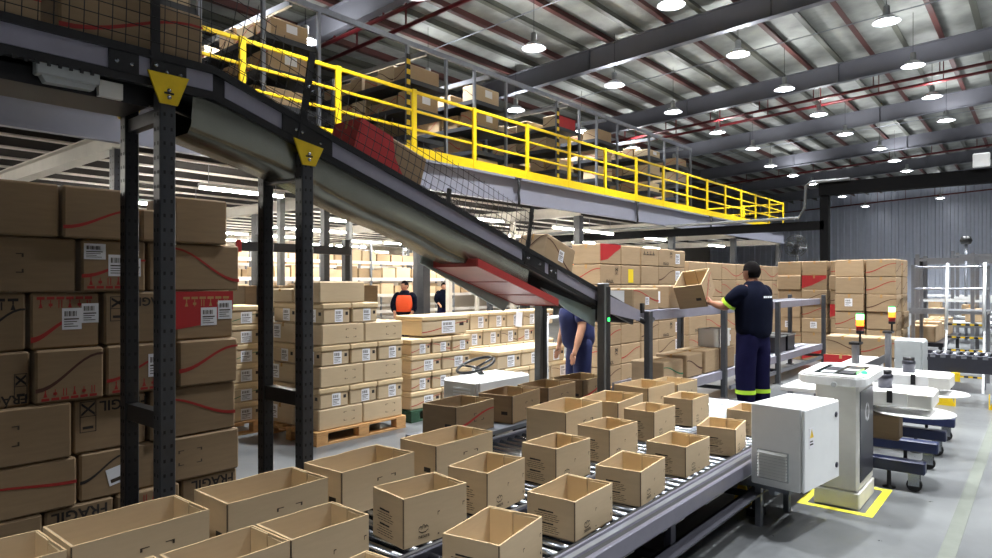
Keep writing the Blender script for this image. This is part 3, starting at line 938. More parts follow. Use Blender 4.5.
# --- long low wall of cartons behind (dark group on the left, lit group on the right)
def carton_wall(xa, y, n, w, dep, rws, h, desc, group, z0=0.0, m='cardboard', lids=False, every=2, skip=()):
    for r_ in range(rws):
        off = (w / 3 if r_ % 2 else 0)
        for i in range(n):
            if (r_, i) in skip: continue
            lab = f'{desc}, {ORD[rws - 1 - r_]} row down, {ORD[i]} along'
            x = xa + off + w / 2 + i * (w + .008); zz = z0 + r_ * (h + .004)
            q = (r_ * 7 + i * 3) % 5
            if lids:
                o, d = lidded(x, y + dep / 2, zz, w, dep, h, lab, group)
            else:
                o, d = carton(x, y + dep / 2, zz, w, dep, h, lab, group, m)
                if q % every == 0: sticker(o, d, 's', .35, .3, .65, .75)
            if q in (1, 3): swoosh(o, d, 's', 'ink_red' if q == 1 else 'ink_brown', q == 3, v0=.2, v1=.8)
            if q == 4 and not lids: panel_print(o, d, 's', [(0, .1), (.5, .3), (1, .7), (1, 1), (0, 1)])
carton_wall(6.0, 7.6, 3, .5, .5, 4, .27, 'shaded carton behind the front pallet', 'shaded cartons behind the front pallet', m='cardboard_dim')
carton_wall(7.9, 7.7, 6, .5, .5, 4, .29, 'lidded carton in low wall behind green pallet', 'long low wall of cartons', lids=True)
# cream lidded cartons on a low table by the bending worker
carton_wall(6.95, 5.75, 3, .55, .55, 3, .25, 'cream lidded carton beside the bending worker', 'cream cartons beside the bending worker', lids=True)
sh = MB(); sh.box(-.1, .1, -.002, .002, -.28, 0); o = sh.build('paper_sheet', 'paper', loc=(9.95, 7.685, 1.15), world=False)
o.rotation_euler = (0, .12, 0)
tag(o, 'long white paper sheet hanging on the low carton wall', 'paper')
# ================================================================== inclined belt conveyor
IY0, IY1 = 3.55, 3.97            # near and far side lines
BX, BZ, SL = 1.81, 2.888, .305    # bend position, level of the flat part (rail top), slope
EX = 6.65                        # lower end
def iz(x): return BZ if x <= BX else BZ - SL * (x - BX)
inc = thing('incline_conveyor', (3.9, 3.76, 0), 'long grey belt conveyor sloping down from upper left on perforated posts', 'conveyor')
def sloped(mb, xa, xb, y0, y1, d0, d1, mi=0):
    """slab following the conveyor line between d0 and d1 below the rail top"""
    mb.prism([(xa, iz(xa) - d1), (xb, iz(xb) - d1), (xb, iz(xb) - d0), (xa, iz(xa) - d0)], 'y', y0, y1, mi)
XS = -1.5
for y, s in ((IY0, 1), (IY1, -1)):
    for (xa, xb) in ((XS, 1.28), (1.42, 1.52), (1.66, BX), (BX + .07, 2.24), (2.6, 4.62), (4.95, 5.02), (5.15, EX - .2)):
        mb = MB(); sloped(mb, xa, xb, y - .012, y + .012, .03, .128); mb.build('side_panel', 'rail_grey', inc)
    for (xa, xb) in ((XS, BX), (BX, EX)):
        mb = MB(); sloped(mb, xa, xb, y - .02, y + .022, -.01, .022); sloped(mb, xa, xb, y - .016 * s - .012, y + .012, .022, .034)
        mb.build('top_guide', 'black_steel', inc)
        mb = MB(); sloped(mb, xa, xb, y - .006, y + .03 * s, .03, .17); mb.build('inner_channel', 'black_steel', inc)
        mb = MB(); sloped(mb, xa, xb, y - .018, y + .018, .132, .175); mb.build('bottom_strip', 'black_steel', inc)
# belt
for (xa, xb) in ((XS, BX), (BX, EX)):
    mb = MB(); sloped(mb, xa, xb, IY0 + .035, IY1 - .035, .035, .05); mb.build('belt', 'belt', inc)
# joint plates with bolts
bolt = MB().lathe([(.011, 0), (.011, .006), (.001, .008)], 10).mesh('bolt', 'chrome')
for (xa, xb) in ((1.28, 1.42), (1.52, 1.66), (2.24, 2.6), (4.62, 4.95), (5.02, 5.15), (EX - .5, EX - .2)):
    mb = MB(); sloped(mb, xa, xb, IY0 - .022, IY0 - .01, .03, .135)
    o = mb.build('joint_plate', 'black_steel', inc)
    for q in (.25, .75):
        x = xa + (xb - xa) * q
        b = inst('bolt', bolt, o, Vector((x, IY0 - .022, iz(x) - .09)) - Vector(inc.location), (pi / 2, 0, 0))
# belly tray under the slope, open V of polished sheet
mb = MB()
n = 12
xs = [BX - .1 + (4.75 - BX + .1) * i / n for i in range(n + 1)]
vs = []
for i, x in enumerate(xs):
    dip = .365 + .012 * sin(i * 1.7)
    for (y, d) in ((IY0 + .01, .165), (IY0 + .03 + .01 * sin(i * 2.3), dip - .04), (IY0 + .07, dip), (IY1 - .07, dip), (IY1 - .03, dip - .04), (IY1 - .01, .165)):
        vs.append((x, y, iz(x) - d))
fs = []
for i in range(n):
    for k in range(5):
        a = i * 6 + k; fs.append((a, a + 6, a + 7, a + 1))
mb.add(vs, fs, 0, True)
mb.build('belly_tray', 'tray_metal', inc)
# flat part: underside beam, gear cover, cable strip
mb = MB(); mb.box(XS, 1.5, IY0 + .06, IY1 - .03, 2.62, 2.70); mb.build('under_beam', 'black_steel', inc)
mb = MB(); mb.prism([(.99, 2.68), (1.02, 2.63), (1.22, 2.635), (1.24, 2.68)], 'y', IY0 + .0, IY0 + .05)
mb.box(.98, 1.245, IY0 - .012, IY0 + .05, 2.66, 2.74, 0, .006); mb.build('gear_cover', 'grey_paint', inc)
mb = MB(); mb.box(1.25, 1.36, IY0 + .02, IY0 + .05, 2.62, 2.70); mb.build('motor_box', 'cream_paint', inc)
cn = MB()
x = XS
while x < 1.2:
    cn.box(x, x + .014, IY0 - .024, IY0 - .016, 2.70, 2.722); x += .045
c = cn.build('drive_chain', 'black_steel', inc); c['kind'] = 'stuff'
# support posts: near and far at two bents
for (xn, top) in ((1.555, 2.70), (2.405, 2.50)):
    perforated_post('post', xn, IY0 - .0, 0, top, .082, inc)
    perforated_post('post', xn, IY1 + .02, 0, top, .075, inc, 'black_steel')
    MB().box(xn - .05, xn + .05, IY0 - .05, IY0 + .05, 0, .36).build('post_sleeve', 'post_steel', inc)
    MB().bar((xn, IY0 + .04, top - .12), (xn, IY1 - .02, top - .12), .05, .07).build('cross_bar', 'black_steel', inc)
    MB().bar((xn, IY0 + .04, .98), (xn, IY1 - .02, .98), .06, .09).build('cross_bar', 'black_steel', inc)
    for y, s in ((IY0 - .047, -1), (IY1 + .06, 1)):
        z1 = iz(xn) - (.105 if xn < BX else .125)
        mb = MB(); mb.prism([(xn - .105, z1), (xn + .105, z1 - (.035 if xn > BX else 0)), (xn + .045, z1 - .155), (xn - .045, z1 - .155)], 'y', y - .006, y + .006)
        o = mb.build('corner_plate', 'yellow_plate', inc)
        if s < 0:
            for dz in (.085, .12):
                inst('bolt', bolt, o, Vector((xn, y - .006, z1 - dz)) - Vector(inc.location), (pi / 2, 0, 0))
            MB().box(xn - .025, xn + .025, y - .0075, y - .006, z1 - .104, z1 - .094).build('slot', 'rubber', o)
# lower bents: silver legs with a bridge bar
for (px, y) in ((597, IY0 - .075), (540, 4.27)):
    x = 5.90
    mb = MB(); mb.box(x - .05, x + .05, y - .045, y + .045, 0, 1.70 if y < 4 else 1.49, 0, .008)
    mb.build('post', 'grey_post', inc)
    mb = MB(); mb.box(x - .012, x + .06, y - .05, y - .045, 0, 1.66 if y < 4 else 1.46); mb.build('post_insert', 'black_steel', inc)
MB().bar((5.9, IY0, 1.455), (5.9, 4.27, 1.455), .05, .05).build('cross_bar', 'black_steel', inc)
MB().box(5.905, 5.935, IY0 - .132, IY0 - .125, 1.31, 1.345).build('signal_light', 'glow_green', inc)
# red drip tray with pale frame below the lower slope
def uz(x, d): return iz(x) - d
DXA, DXB, DYA, DYB = 3.98, 5.12, IY0 - .05, IY1 + .02
def dplate(mb, x0, x1, y0, y1, d0, d1):
    mb.prism([(x0, uz(x0, d1)), (x1, uz(x1, d1)), (x1, uz(x1, d0)), (x0, uz(x0, d0))], 'y', y0, y1)
mb = MB(); dplate(mb, DXA, DXB, DYA + .01, DYB - .01, .375, .39)
o = mb.build('drip_plate', 'tray_pink', inc)
for f in (.36, .7):
    x = DXA + (DXB - DXA) * f
    mb = MB(); mb.bar((x, DYA, uz(x, .392)), (x, DYB, uz(x, .392)), .012, .006); mb.build('seam', 'tray_red', o)
for y in (DYA, DYB):
    mb = MB(); dplate(mb, DXA, DXB, y - .008, y + .008, .33, .395); mb.build('drip_rim', 'tray_red', inc)
for x in (DXA, DXB):
    mb = MB(); mb.box(x - .01, x + .01, DYA, DYB, uz(x, .395), uz(x, .33)); mb.build('drip_rim', 'tray_red', inc)
mb = MB(); mb.prism([(3.85, uz(3.85, .40)), (4.95, uz(4.95, .50)), (5.05, uz(5.05, .36)), (3.9, uz(3.9, .22))], 'y', IY1 + .04, IY1 + .06)
mb.build('guard_sheet', 'frame_green', inc)
mb = MB(); mb.prism([(5.0, uz(5.0, .26)), (5.95, uz(5.95, .20)), (5.95, uz(5.95, .38)), (5.4, uz(5.4, .34))], 'y', IY0 + .05, IY0 + .07)
mb.build('guard_sheet', 'frame_green', inc)
# splayed guard stanchions and wire mesh on both sides
def stanchion(x, y, dx, h, side):
    z = iz(x)
    mb = MB(); mb.bar((x, y + side * .02, z - .16), (x + dx, y + side * .02, z + h), .012, .045)
    o = mb.build('stanchion', 'black_steel', inc)
    for q in (.12, .62):
        inst('bolt', bolt, o, Vector((x + dx * q, y + side * .02 - .008, z - .16 + (h + .16) * q)) - Vector(inc.location), (pi / 2, 0, 0))
for (x, dx, h) in ((1.5, 0.0, .62), (2.36, .09, .42), (4.66, .1, .36)):
    stanchion(x, IY0, dx, h, -1)
for (x, dx, h) in ((.4, 0.0, .55), (1.55, 0.02, .6), (4.1, .07, .33)):
    stanchion(x, IY1, dx, h, 1)
def wire_mesh(y, xa, xb, hfun, bulge, name='wire_mesh'):
    mb = MB(); step = .062
    n = int((xb - xa) / step)
    def pt(x, h):
        H = hfun(x)
        return (x + (.22 * h if x > BX else 0), y + bulge * sin(pi * min(1, h / max(H, .01))) , iz(x) - .01 + h)
    for i in range(n + 1):
        x = xa + i * step; H = hfun(x); m = max(2, int(H / .12) + 1)
        mb.tube([pt(x, H * j / m) for j in range(m + 1)], .0028, 3, caps=False)
    lv = .06
    while lv < .75:
        seg = [pt(xa + i * step, lv) for i in range(n + 1) if hfun(xa + i * step) >= lv]
        if len(seg) > 2: mb.tube(seg[::2] + ([seg[-1]] if len(seg) % 2 == 0 else []), .0028, 3, caps=False)
        lv += .062
    o = mb.build(name, 'black_steel', inc); o['kind'] = 'stuff'
    return o
hf = lambda x: .62 if x < 1.6 else max(.30, .62 - .32 * (x - 1.6) / .9) if x < 2.5 else .36 - .02 * (x - 2.5)
wire_mesh(IY0 - .026, XS, 4.72, hf, -.02)
wire_mesh(IY1 + .026, XS, 5.0, lambda x: hf(x) * .9, .02)
# end rollers and pulley guard at the foot
mb = MB(); mb.tube([(EX, IY0 + .01, iz(EX) - .09), (EX, IY1 - .01, iz(EX) - .09)], .07, 16); mb.build('end_roller', 'rubber', inc)
mb = MB(); mb.prism([(5.95, iz(5.95) - .03), (EX + .1, iz(EX) - .02), (EX + .12, iz(EX) - .14), (5.98, iz(5.98) - .22)], 'y', IY0 - .05, IY0 - .035); mb.build('end_guard', 'rail_grey', inc)
# hanging cable loop below the foot
MB().tube([(5.2, IY0 + .1, 1.58), (5.35, IY0 + .2, 1.47), (5.55, IY0 + .3, 1.5), (5.8, IY0 + .3, 1.56)], .012, 6).build('cable', 'rubber', inc)

# cartons riding on it
def rider(x, dx, dy, dz, label, m='cardboard', rz=0.0):
    me, k = box_mesh(dx, dy, dz, m)
    o = bpy.data.objects.new('cardboard_box', me); COL.objects.link(o)
    ang = 0.0 if x < BX else math.atan(SL)
    o.rotation_euler = (0, ang, rz)
    o.location = (x, (IY0 + IY1) / 2, iz(x) - .033)
    tag(o, label, 'box', 'cartons riding the incline conveyor')
    tape(o, k[:3])
    return o, k[:3]
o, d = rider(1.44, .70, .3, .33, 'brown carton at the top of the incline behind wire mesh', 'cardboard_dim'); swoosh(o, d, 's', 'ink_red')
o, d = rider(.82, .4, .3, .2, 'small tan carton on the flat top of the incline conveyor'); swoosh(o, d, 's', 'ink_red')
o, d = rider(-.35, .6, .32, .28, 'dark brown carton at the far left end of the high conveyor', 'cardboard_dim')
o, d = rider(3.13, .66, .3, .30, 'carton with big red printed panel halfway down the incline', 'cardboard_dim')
panel_print(o, d, 's', [(0, 0), (.92, 0), (.7, .25), (.55, .55), (.45, 1), (0, 1)]); panel_print(o, d, 'w', [(0, 0), (1, 0), (1, 1), (0, 1)])
o, d = rider(5.24, .5, .34, .30, 'tan carton with dark curve and small label near foot of incline')
swoosh(o, d, 's', 'ink_brown', True, v0=.2, v1=.85); swoosh(o, d, 'w', 'ink_brown', v0=.3, v1=.95); sticker(o, d, 's', .45, .35, .62, .72)

# ================================================================== two-level packing conveyor (level part)
LX0, LX1, LZ, LZ2 = 6.78, 14.65, 1.385, .47
lev = thing('packing_conveyor', (10.6, 3.8, 0), 'two-level grey roller conveyor on dark posts beside the standing worker', 'conveyor')
for (z, ya, yb, xa) in ((LZ, 3.55, 4.05, LX0), (LZ2, 3.5, 4.1, 7.2)):
    for y in (ya, yb):
        mb = MB(); mb.box(xa, LX1, y - .02, y + .02, z - .12, z, 0, .004); mb.build('side_rail', 'rail_grey', lev)
    MB().box(xa, LX1, ya + .02, yb - .02, z - .09, z - .07).build('bed', 'alu_dark' if z == LZ else 'galv', lev)
    rm = MB().tube([(0, 0, 0), (0, yb - ya - .05, 0)], .024, 8).mesh('roller', 'alu')
    x = xa + .1
    while x < LX1:
        inst('roller', rm, lev, Vector((x, ya + .025, z - .032)) - Vector(lev.location)); x += .16
for px in (646, 722, 776, 822):
    x = onY(px, 300, 3.5).x
    z1 = 1.38 if px == 646 else (1.46 if px > 800 else 1.385)
    for y in (3.47, 4.12):
        if px == 646 and y > 4: continue
        MB().box(x - .045, x + .045, y - .035, y + .035, 0, z1, 0, .006).build('post', 'post_steel', lev)
        MB().box(x - .08, x + .08, y - .06, y + .06, 0, .012).build('foot_plate', 'post_steel', lev)
    MB().box(x - .02, x + .02, 3.5, 4.1, .2, .25).build('cross_bar', 'post_steel', lev)
for y in (3.5,):
    MB().box(9.5, LX1, y - .02, y + .02, .16, .22).build('kick_rail', 'galv', lev)
MB().tube([(6.75, 3.52, 1.3), (6.95, 3.5, 1.22), (7.1, 3.52, 1.28)], .03, 8).build('sensor', 'black_plastic', lev)
MB().box(6.80, 6.86, 3.50, 3.53, 1.36, 1.47).build('stop_plate', 'black_steel', lev)

def on_level(x, y, z, dx, dy, dz, label, grp, m='cardboard', rz=0.0):
    return carton(x, y, z + .002, dx, dy, dz, label, grp, m, rz)
GL = 'cartons on the packing conveyor'
o, d = on_level(7.08, 3.78, LZ - .008, .64, .38, .26, 'carton with white sheets and red curve, first on the packing conveyor', GL)
sticker(o, d, 'w', .1, .3, .7, .9, code=False); sticker(o, d, 's', .45, .25, .6, .6); swoosh(o, d, 's', 'ink_red', True, v0=.4, v1=.9)
o, d = on_level(8.0, 3.78, LZ - .008, .66, .4, .29, 'tan carton with white label, second on the packing conveyor', GL)
sticker(o, d, 'w', .25, .25, .7, .75); sticker(o, d, 's', .7, .3, .8, .7, code=False)
o, d = on_level(8.72, 3.78, LZ - .008, .6, .4, .29, 'plain tan carton, third on the packing conveyor before the worker', GL)
GB = 'cartons on the lower packing level'
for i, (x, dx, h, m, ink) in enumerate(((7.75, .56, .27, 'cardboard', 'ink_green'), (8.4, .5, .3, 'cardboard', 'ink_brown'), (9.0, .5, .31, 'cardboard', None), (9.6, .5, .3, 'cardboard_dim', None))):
    o, d = on_level(x, 3.78, LZ2 - .008, dx, .44, h, f'carton on the lower level of the packing conveyor, {ORD[i]} from the incline', GB, m)
    if ink: swoosh(o, d, 's', ink, True, v0=.3, v1=.75, w=.08)
# grey bins on the lower level behind the worker
for i, x in enumerate((12.3, 12.85)):
    mb = MB(); x0, x1, y0, y1, z0, z1 = -.22, .22, -.2, .2, 0, .3
    mb.box(x0, x1, y0, y1, 0, .02); mb.box(x0, x0 + .02, y0, y1, .02, z1); mb.box(x1 - .02, x1, y0, y1, .02, z1); mb.box(x0, x1, y0, y0 + .02, .02, z1); mb.box(x0, x1, y1 - .02, y1, .02, z1)
    o = mb.build('plastic_bin', 'alu_dark', loc=(x, 3.8, LZ2), world=False)
    MB().box(-.235, .235, -.215, .215, z1 - .03, z1 - .005).box(-.2, .2, -.18, .18, z1 - .029, z1 - .004).build('rim', 'grey_paint', o, world=False)
    tag(o, f'dark grey plastic bin on the lower conveyor, {("nearer","farther")[i]} of two', 'bin', 'grey bins on the lower level')
# ================================================================== foreground roller conveyor
CZ = .43                                            # roller tops
FX0, FX1 = -.5, 6.85
cv = thing('roller_conveyor', (3.2, 2.5, 0), 'wide roller conveyor in the foreground carrying open cartons', 'conveyor')
# side rail, profile (y, z): inner lip, bright step, dark groove, tall outer face
prof = [(1.715, .46), (1.70, .465), (1.69, .462), (1.685, .45), (1.655, .447), (1.65, .437), (1.625, .435), (1.62, .442), (1.60, .445), (1.592, .44),
        (1.588, .36), (1.60, .345), (1.65, .345), (1.65, .40), (1.715, .40)]
MB().prism(prof, 'x', FX0, FX1).build('side_rail', 'rail_front', cv)
MB().prism([(1.6835, .4535), (1.656, .4505), (1.656, .4485), (1.6835, .4515)], 'x', FX0, FX1).build('rail_inlay', 'alu', cv)
MB().prism([(1.650, .4405), (1.626, .4385), (1.626, .4365), (1.650, .4385)], 'x', FX0, FX1).build('rail_groove', 'black_steel', cv)
MB().box(FX0, FX1, 1.700, 1.717, .4625, .4665).build('rail_lip', 'black_steel', cv)
for (ya, yb) in ((2.225, 2.275), (3.40, 3.45)):
    MB().box(FX0, FX1, ya, yb, .33, .452, 0, .006).build('side_rail' if ya > 3 else 'divider_rail', 'alu_dark', cv)
    MB().box(FX0, FX1, ya + .018, yb - .018, .4515, .4545).build('rail_inlay', 'alu', cv)
for (ya, yb) in ((1.718, 2.222), (2.278, 3.397)):
    rm = MB().tube([(0, ya, 0), (0, yb, 0)], .025, 12).mesh('roller', 'chrome')
    x = FX0 + .05
    while x < FX1:
        o = inst('roller', rm, cv, Vector((x, 0, CZ - .025)) - Vector(cv.location)); x += .098
MB().box(FX0, FX1, 1.72, 3.4, .335, .345).build('under_pan', 'black_steel', cv)
# chassis under the right rail with slotted beam, brackets, legs
mb = MB(); mb.box(FX0, FX1, 1.60, 1.62, .17, .235); mb.box(FX0, FX1, 1.52, 1.62, .225, .235)
mb.build('chassis_beam', 'alu_dark', cv)
sl = MB(); x = FX0 + .05
while x < FX1 - .05:
    sl.box(x, x + .02, 1.5985, 1.6, .19, .215); x += .05
s_ = sl.build('beam_slots', 'rubber', cv); s_['kind'] = 'stuff'
x = .3
while x < FX1:
    MB().box(x, x + .30, 1.63, 1.66, .315, .335).build('clip', 'white_paint', cv); x += .62
for x in (.6, 2.05, 3.5, 4.95, 6.4):
    for y in (1.63, 2.25, 3.42):
        MB().box(x - .03, x + .03, y - .02, y + .02, .05, .345).build('leg', 'alu_dark', cv)
        MB().box(x - .06, x + .06, y - .05, y + .05, 0, .05).build('foot', 'rubber', cv)
    MB().box(x - .02, x + .02, 1.65, 3.4, .12, .16).build('cross_bar', 'black_steel', cv)
# yellow foot guard by the control cabinet
mb = MB(); mb.prism([(1.70, 0.0), (1.84, 0.0), (1.80, .16), (1.74, .16)], 'x', 5.05, 5.07)
mb.prism([(5.05, 0), (5.19, 0), (5.07, .16), (5.05, .16)], 'y', 1.70, 1.712)
mb.build('foot_guard', 'yellow_plate', cv)
# end cross transfer rollers beyond
mb = MB()
for i in range(5): mb.tube([(FX1 + .08 + .1 * i, 2.3, CZ - .025), (FX1 + .08 + .1 * i, 3.35, CZ - .025)], .02, 8)
tr = thing('transfer_table', (7.1, 2.8, 0), 'low white transfer roller table past the end of the foreground conveyor', 'conveyor')
for i in range(4):
    MB().tube([(FX1 + .1 + .1 * i, 2.34, CZ - .04), (FX1 + .1 + .1 * i, 3.36, CZ - .04)], .022, 8).build('roller', 'alu', tr)
for y in (2.30, 3.38):
    MB().box(FX1 + .02, FX1 + .47, y - .02, y + .02, .3, .44).build('side_rail', 'galv', tr)
for x in (FX1 + .08, FX1 + .42):
    for y in (2.30, 3.38):
        MB().box(x - .02, x + .02, y - .02, y + .02, 0, .3).build('leg', 'alu_dark', tr)
# worker's step
st = thing('work_platform', (7.75, 2.6, 0), 'low dark step platform the standing worker is on', 'platform')
MB().box(7.35, 8.6, 2.25, 3.3, .15, .19, 0, .006).build('deck', 'deck_dark', st)
for x in (7.42, 8.53):
    for y in (2.32, 3.23): MB().box(x - .03, x + .03, y - .03, y + .03, 0, .15).build('leg', 'post_steel', st)

# ------------------------------------------------------------------ open cartons
OPENM = {}
def open_meshes(dx, dy, dz, m):
    k = (round(dx, 2), round(dy, 2), round(dz, 2), m)
    if k in OPENM: return OPENM[k], k[:3]
    dx, dy, dz = k[:3]; t = .007
    mb = MB()
    mb.box(-dx / 2, dx / 2, -dy / 2, dy / 2, 0, .006)
    # four walls; outer and inner skins m, top edges pale
    def ring(z, e): return [(-dx / 2 + e, -dy / 2 + e, z), (dx / 2 - e, -dy / 2 + e, z), (dx / 2 - e, dy / 2 - e, z), (-dx / 2 + e, dy / 2 - e, z)]
    seg = 5
    rr = random.Random(hash(k[:3]) & 255)
    def edge(z, e):
        out = []
        R4 = ring(z, e)
        for a in range(4):
            p, q = Vector(R4[a]), Vector(R4[(a + 1) % 4])
            for s in range(seg): out.append(p.lerp(q, s / seg))
        return out
    wob = [rr.uniform(-.002, .002) for _ in range(4 * seg)]
    lo, hi = edge(.0, 0), edge(dz, 0)
    li, hi2 = edge(.006, t), edge(dz, t)
    N = 4 * seg
    for i in range(N):
        hi[i].z += wob[i]; hi2[i].z += wob[i]
    vs = lo + hi + hi2 + li
    f0 = [(i, (i + 1) % N, N + (i + 1) % N, N + i) for i in range(N)]
    f1 = [(N + i, N + (i + 1) % N, 2 * N + (i + 1) % N, 2 * N + i) for i in range(N)]
    f2 = [(2 * N + i, 2 * N + (i + 1) % N, 3 * N + (i + 1) % N, 3 * N + i) for i in range(N)]
    mb.add(vs, f0, 0)
    b = len(mb.v) - len(vs)
    for f in f1: mb.f.append(tuple(b + q for q in f)); mb.m.append(1); mb.sm.append(False)
    for f in f2: mb.f.append(tuple(b + q for q in f)); mb.m.append(0); mb.sm.append(False)
    body = mb.mesh('open_carton', [m, 'cardboard_edge'])
    # flaps folded down inside the far end and the near end
    fl = MB(); fl.box(dx / 2 - t - .007, dx / 2 - t - .001, -dy / 2 + t + .002, dy * .0, .03, dz - .012)
    fb = MB(); fb.box(dx / 2 - t - .007, dx / 2 - t - .001, dy * .03, dy / 2 - t - .002, .02, dz - .003)
    fs_ = MB(); fs_.box(-dx / 2 + t + .001, -dx / 2 + t + .006, -dy / 2 + t + .002, dy / 2 - t - .002, .03, dz - .002)
    ink = MB()
    for (u0, v0) in ((.14, .0),):
        for (ub, vb) in ((.10, .60), (.10, .30)):
            quad(ink, 'w', k[:3], ub + .16, vb, ub + .46, vb + .035)
            quad(ink, 'w', k[:3], ub + .14, vb - .002, ub + .3, vb + .04)
            for j, (a, l) in enumerate(((.06, .52), (.1, .44), (.04, .56), (.08, .48))):
                v = vb - .055 - .05 * j
                u = ub + a
                while u < ub + a + l - .03:
                    w = .05 + .03 * ((j * 3 + int(u * 40)) % 3)
                    quad(ink, 'w', k[:3], u, v, min(u + w, ub + a + l), v + .014); u += w + .014
    im = ink.mesh('printed_text', 'ink')
    lg = MB(); cu, cv_ = .30, .22; rx, rz_ = .06, .11
    for (ox, a0, a1, sc) in ((-.045, 20, 200, 1.0), (0, 0, 180, 1.25), (.045, -20, 160, 1.0)):
        pts = [(cu + ox + rx * .55 * cos(R(a0 + (a1 - a0) * s)), cv_ + .05 + rz_ * .8 * sc * sin(R(a0 + (a1 - a0) * s))) for s in ease(9)]
        strip(lg, 's', k[:3], pts, .022)
    strip(lg, 's', k[:3], [(cu - .07, cv_ + .05), (cu - .03, cv_ + .01), (cu + .03, cv_ + .01), (cu + .07, cv_ + .05)], .02)
    lm = lg.mesh('printed_logo', 'ink')
    mk = MB()
    for (u, v) in ((.52, .56), (.93, .62)):
        quad(mk, 's', k[:3], u, v, u + .035, v + .02); quad(mk, 's', k[:3], u, v - .06, u + .009, v + .02)
    quad(mk, 's', k[:3], .52, .1, .545, .13); quad(mk, 's', k[:3], .94, .16, .96, .22)
    sm = MB(); quad(sm, 's', k[:3], .0, .01, .008, .985, 0, .001); quad(sm, 'w', k[:3], .985, .01, 1.0, .985, 0, .001)
    OPENM[k] = (body, fl.mesh('flap', 'cardboard_lid'), fb.mesh('flap', 'cardboard_lid'), fs_.mesh('flap', m), im, lm, mk.mesh('printed_marks', 'ink_soft'), sm.mesh('corner_crease', 'ink_soft'))
    return OPENM[k], k[:3]
def open_box(cx, cy, z, dx, dy, dz, rz, label, group, m='cardboard_new', text=True, red=False, rot=None):
    ms, d = open_meshes(dx, dy, dz, m)
    o = bpy.data.objects.new('open_carton', ms[0]); COL.objects.link(o)
    o.location = (cx, cy, z); o.rotation_euler = rot or (0, 0, rz)
    tag(o, label, 'box', group)
    inst('flap', ms[1], o); inst('flap', ms[2], o); inst('flap', ms[3], o)
    if text:
        inst('printed_text', ms[4], o); inst('printed_logo', ms[5], o)
        p = face_pt('s', d, .305, .16, .002)
        lettering('natura', o, p, (pi / 2, 0, 0), .026, 'ink_soft', name='printed_name')
        inst('printed_marks', ms[6], o)
    else:
        corner_marks(o, d, 's', .46, .38, .72, .66)
        def fn(mb): quad(mb, 'w', d, .68, .3, .86, .42)
        inst('printed_mark', dec_mesh(('pm', d), fn, 'ink', 'printed_mark'), o)
    inst('corner_crease', ms[7], o)
    if red: swoosh(o, d, 's', 'ink_red', v0=.3, v1=.7, w=.1)
    return o
# centre x, centre y, yaw (degrees), from the rim corners in the photograph
right_col = [(1.52, 1.93, 6), (2.25, 1.88, 10), (2.92, 1.915, 3), (3.58, 1.917, 6), (4.30, 1.94, 0), (5.0, 1.905, 9), (5.78, 1.95, 2)]
for i, (x, y, a) in enumerate(right_col):
    open_box(x, y, CZ, .40, .28, .195, R(a), f'small open carton, {ORD[i]} from the front in the lane beside the right rail', 'small open cartons in the rail-side lane')
mid_col = [(.9, 2.46, 0), (1.31, 2.455, 1), (1.71, 2.455, -1), (2.35, 2.455, -8), (2.90, 2.475, 6), (3.59, 2.465, -1), (4.27, 2.475, -2), (5.05, 2.53, 0), (5.78, 2.53, 1)]
for i, (x, y, a) in enumerate(mid_col):
    open_box(x, y, CZ, .385, .27, .24, R(a), f'open carton, {ORD[i]} from the front in the middle lane', 'open cartons in the middle lane')
left_col = [(.62, 3.04, 0), (1.19, 3.06, 0), (1.83, 3.06, -1), (2.47, 3.08, 2), (3.21, 3.09, 0)]
for i, (x, y, a) in enumerate(left_col):
    open_box(x, y, CZ, .545, .33, .25, R(a), f'long open carton, {ORD[i]} from the front in the lane beside the dark stack', 'long open cartons in the outer lane', text=False)
far_col = [(4.42, 2.95, 4, .60, .35, .3, False), (5.10, 2.92, 6, .55, .36, .28, True), (5.78, 2.95, -2, .52, .36, .31, False), (6.38, 2.95, 0, .48, .34, .27, False)]
for i, (x, y, a, dx, dy, dz, red) in enumerate(far_col):
    open_box(x, y, CZ, dx, dy, dz, R(a), f'large open carton, {ORD[i]} of the tall ones at far end of the outer lane', 'large open cartons at the far end', 'cardboard_new', text=False, red=red)
# browner open cartons on the side bench between conveyor and incline legs
bench = thing('side_bench', (4.9, 3.9, 0), 'low bench behind the conveyor carrying brown open cartons', 'bench')
MB().box(3.75, 6.4, 3.62, 4.1, .40, .44, 0, .005).build('top', 'galv', bench)
for x in (3.85, 6.3):
    for y in (3.68, 4.05): MB().box(x - .025, x + .025, y - .025, y + .025, 0, .4).build('leg', 'post_steel', bench)
for i, (x, a, red) in enumerate(((4.15, 4, True), (4.85, 8, False), (5.45, 3, False), (6.1, 0, True))):
    open_box(x, 3.86, .442, .52, .36, .25, R(a), f'brown open carton, {ORD[i]} from left on the bench behind the conveyor', 'brown open cartons on the bench', 'cardboard_dim', text=False, red=red)
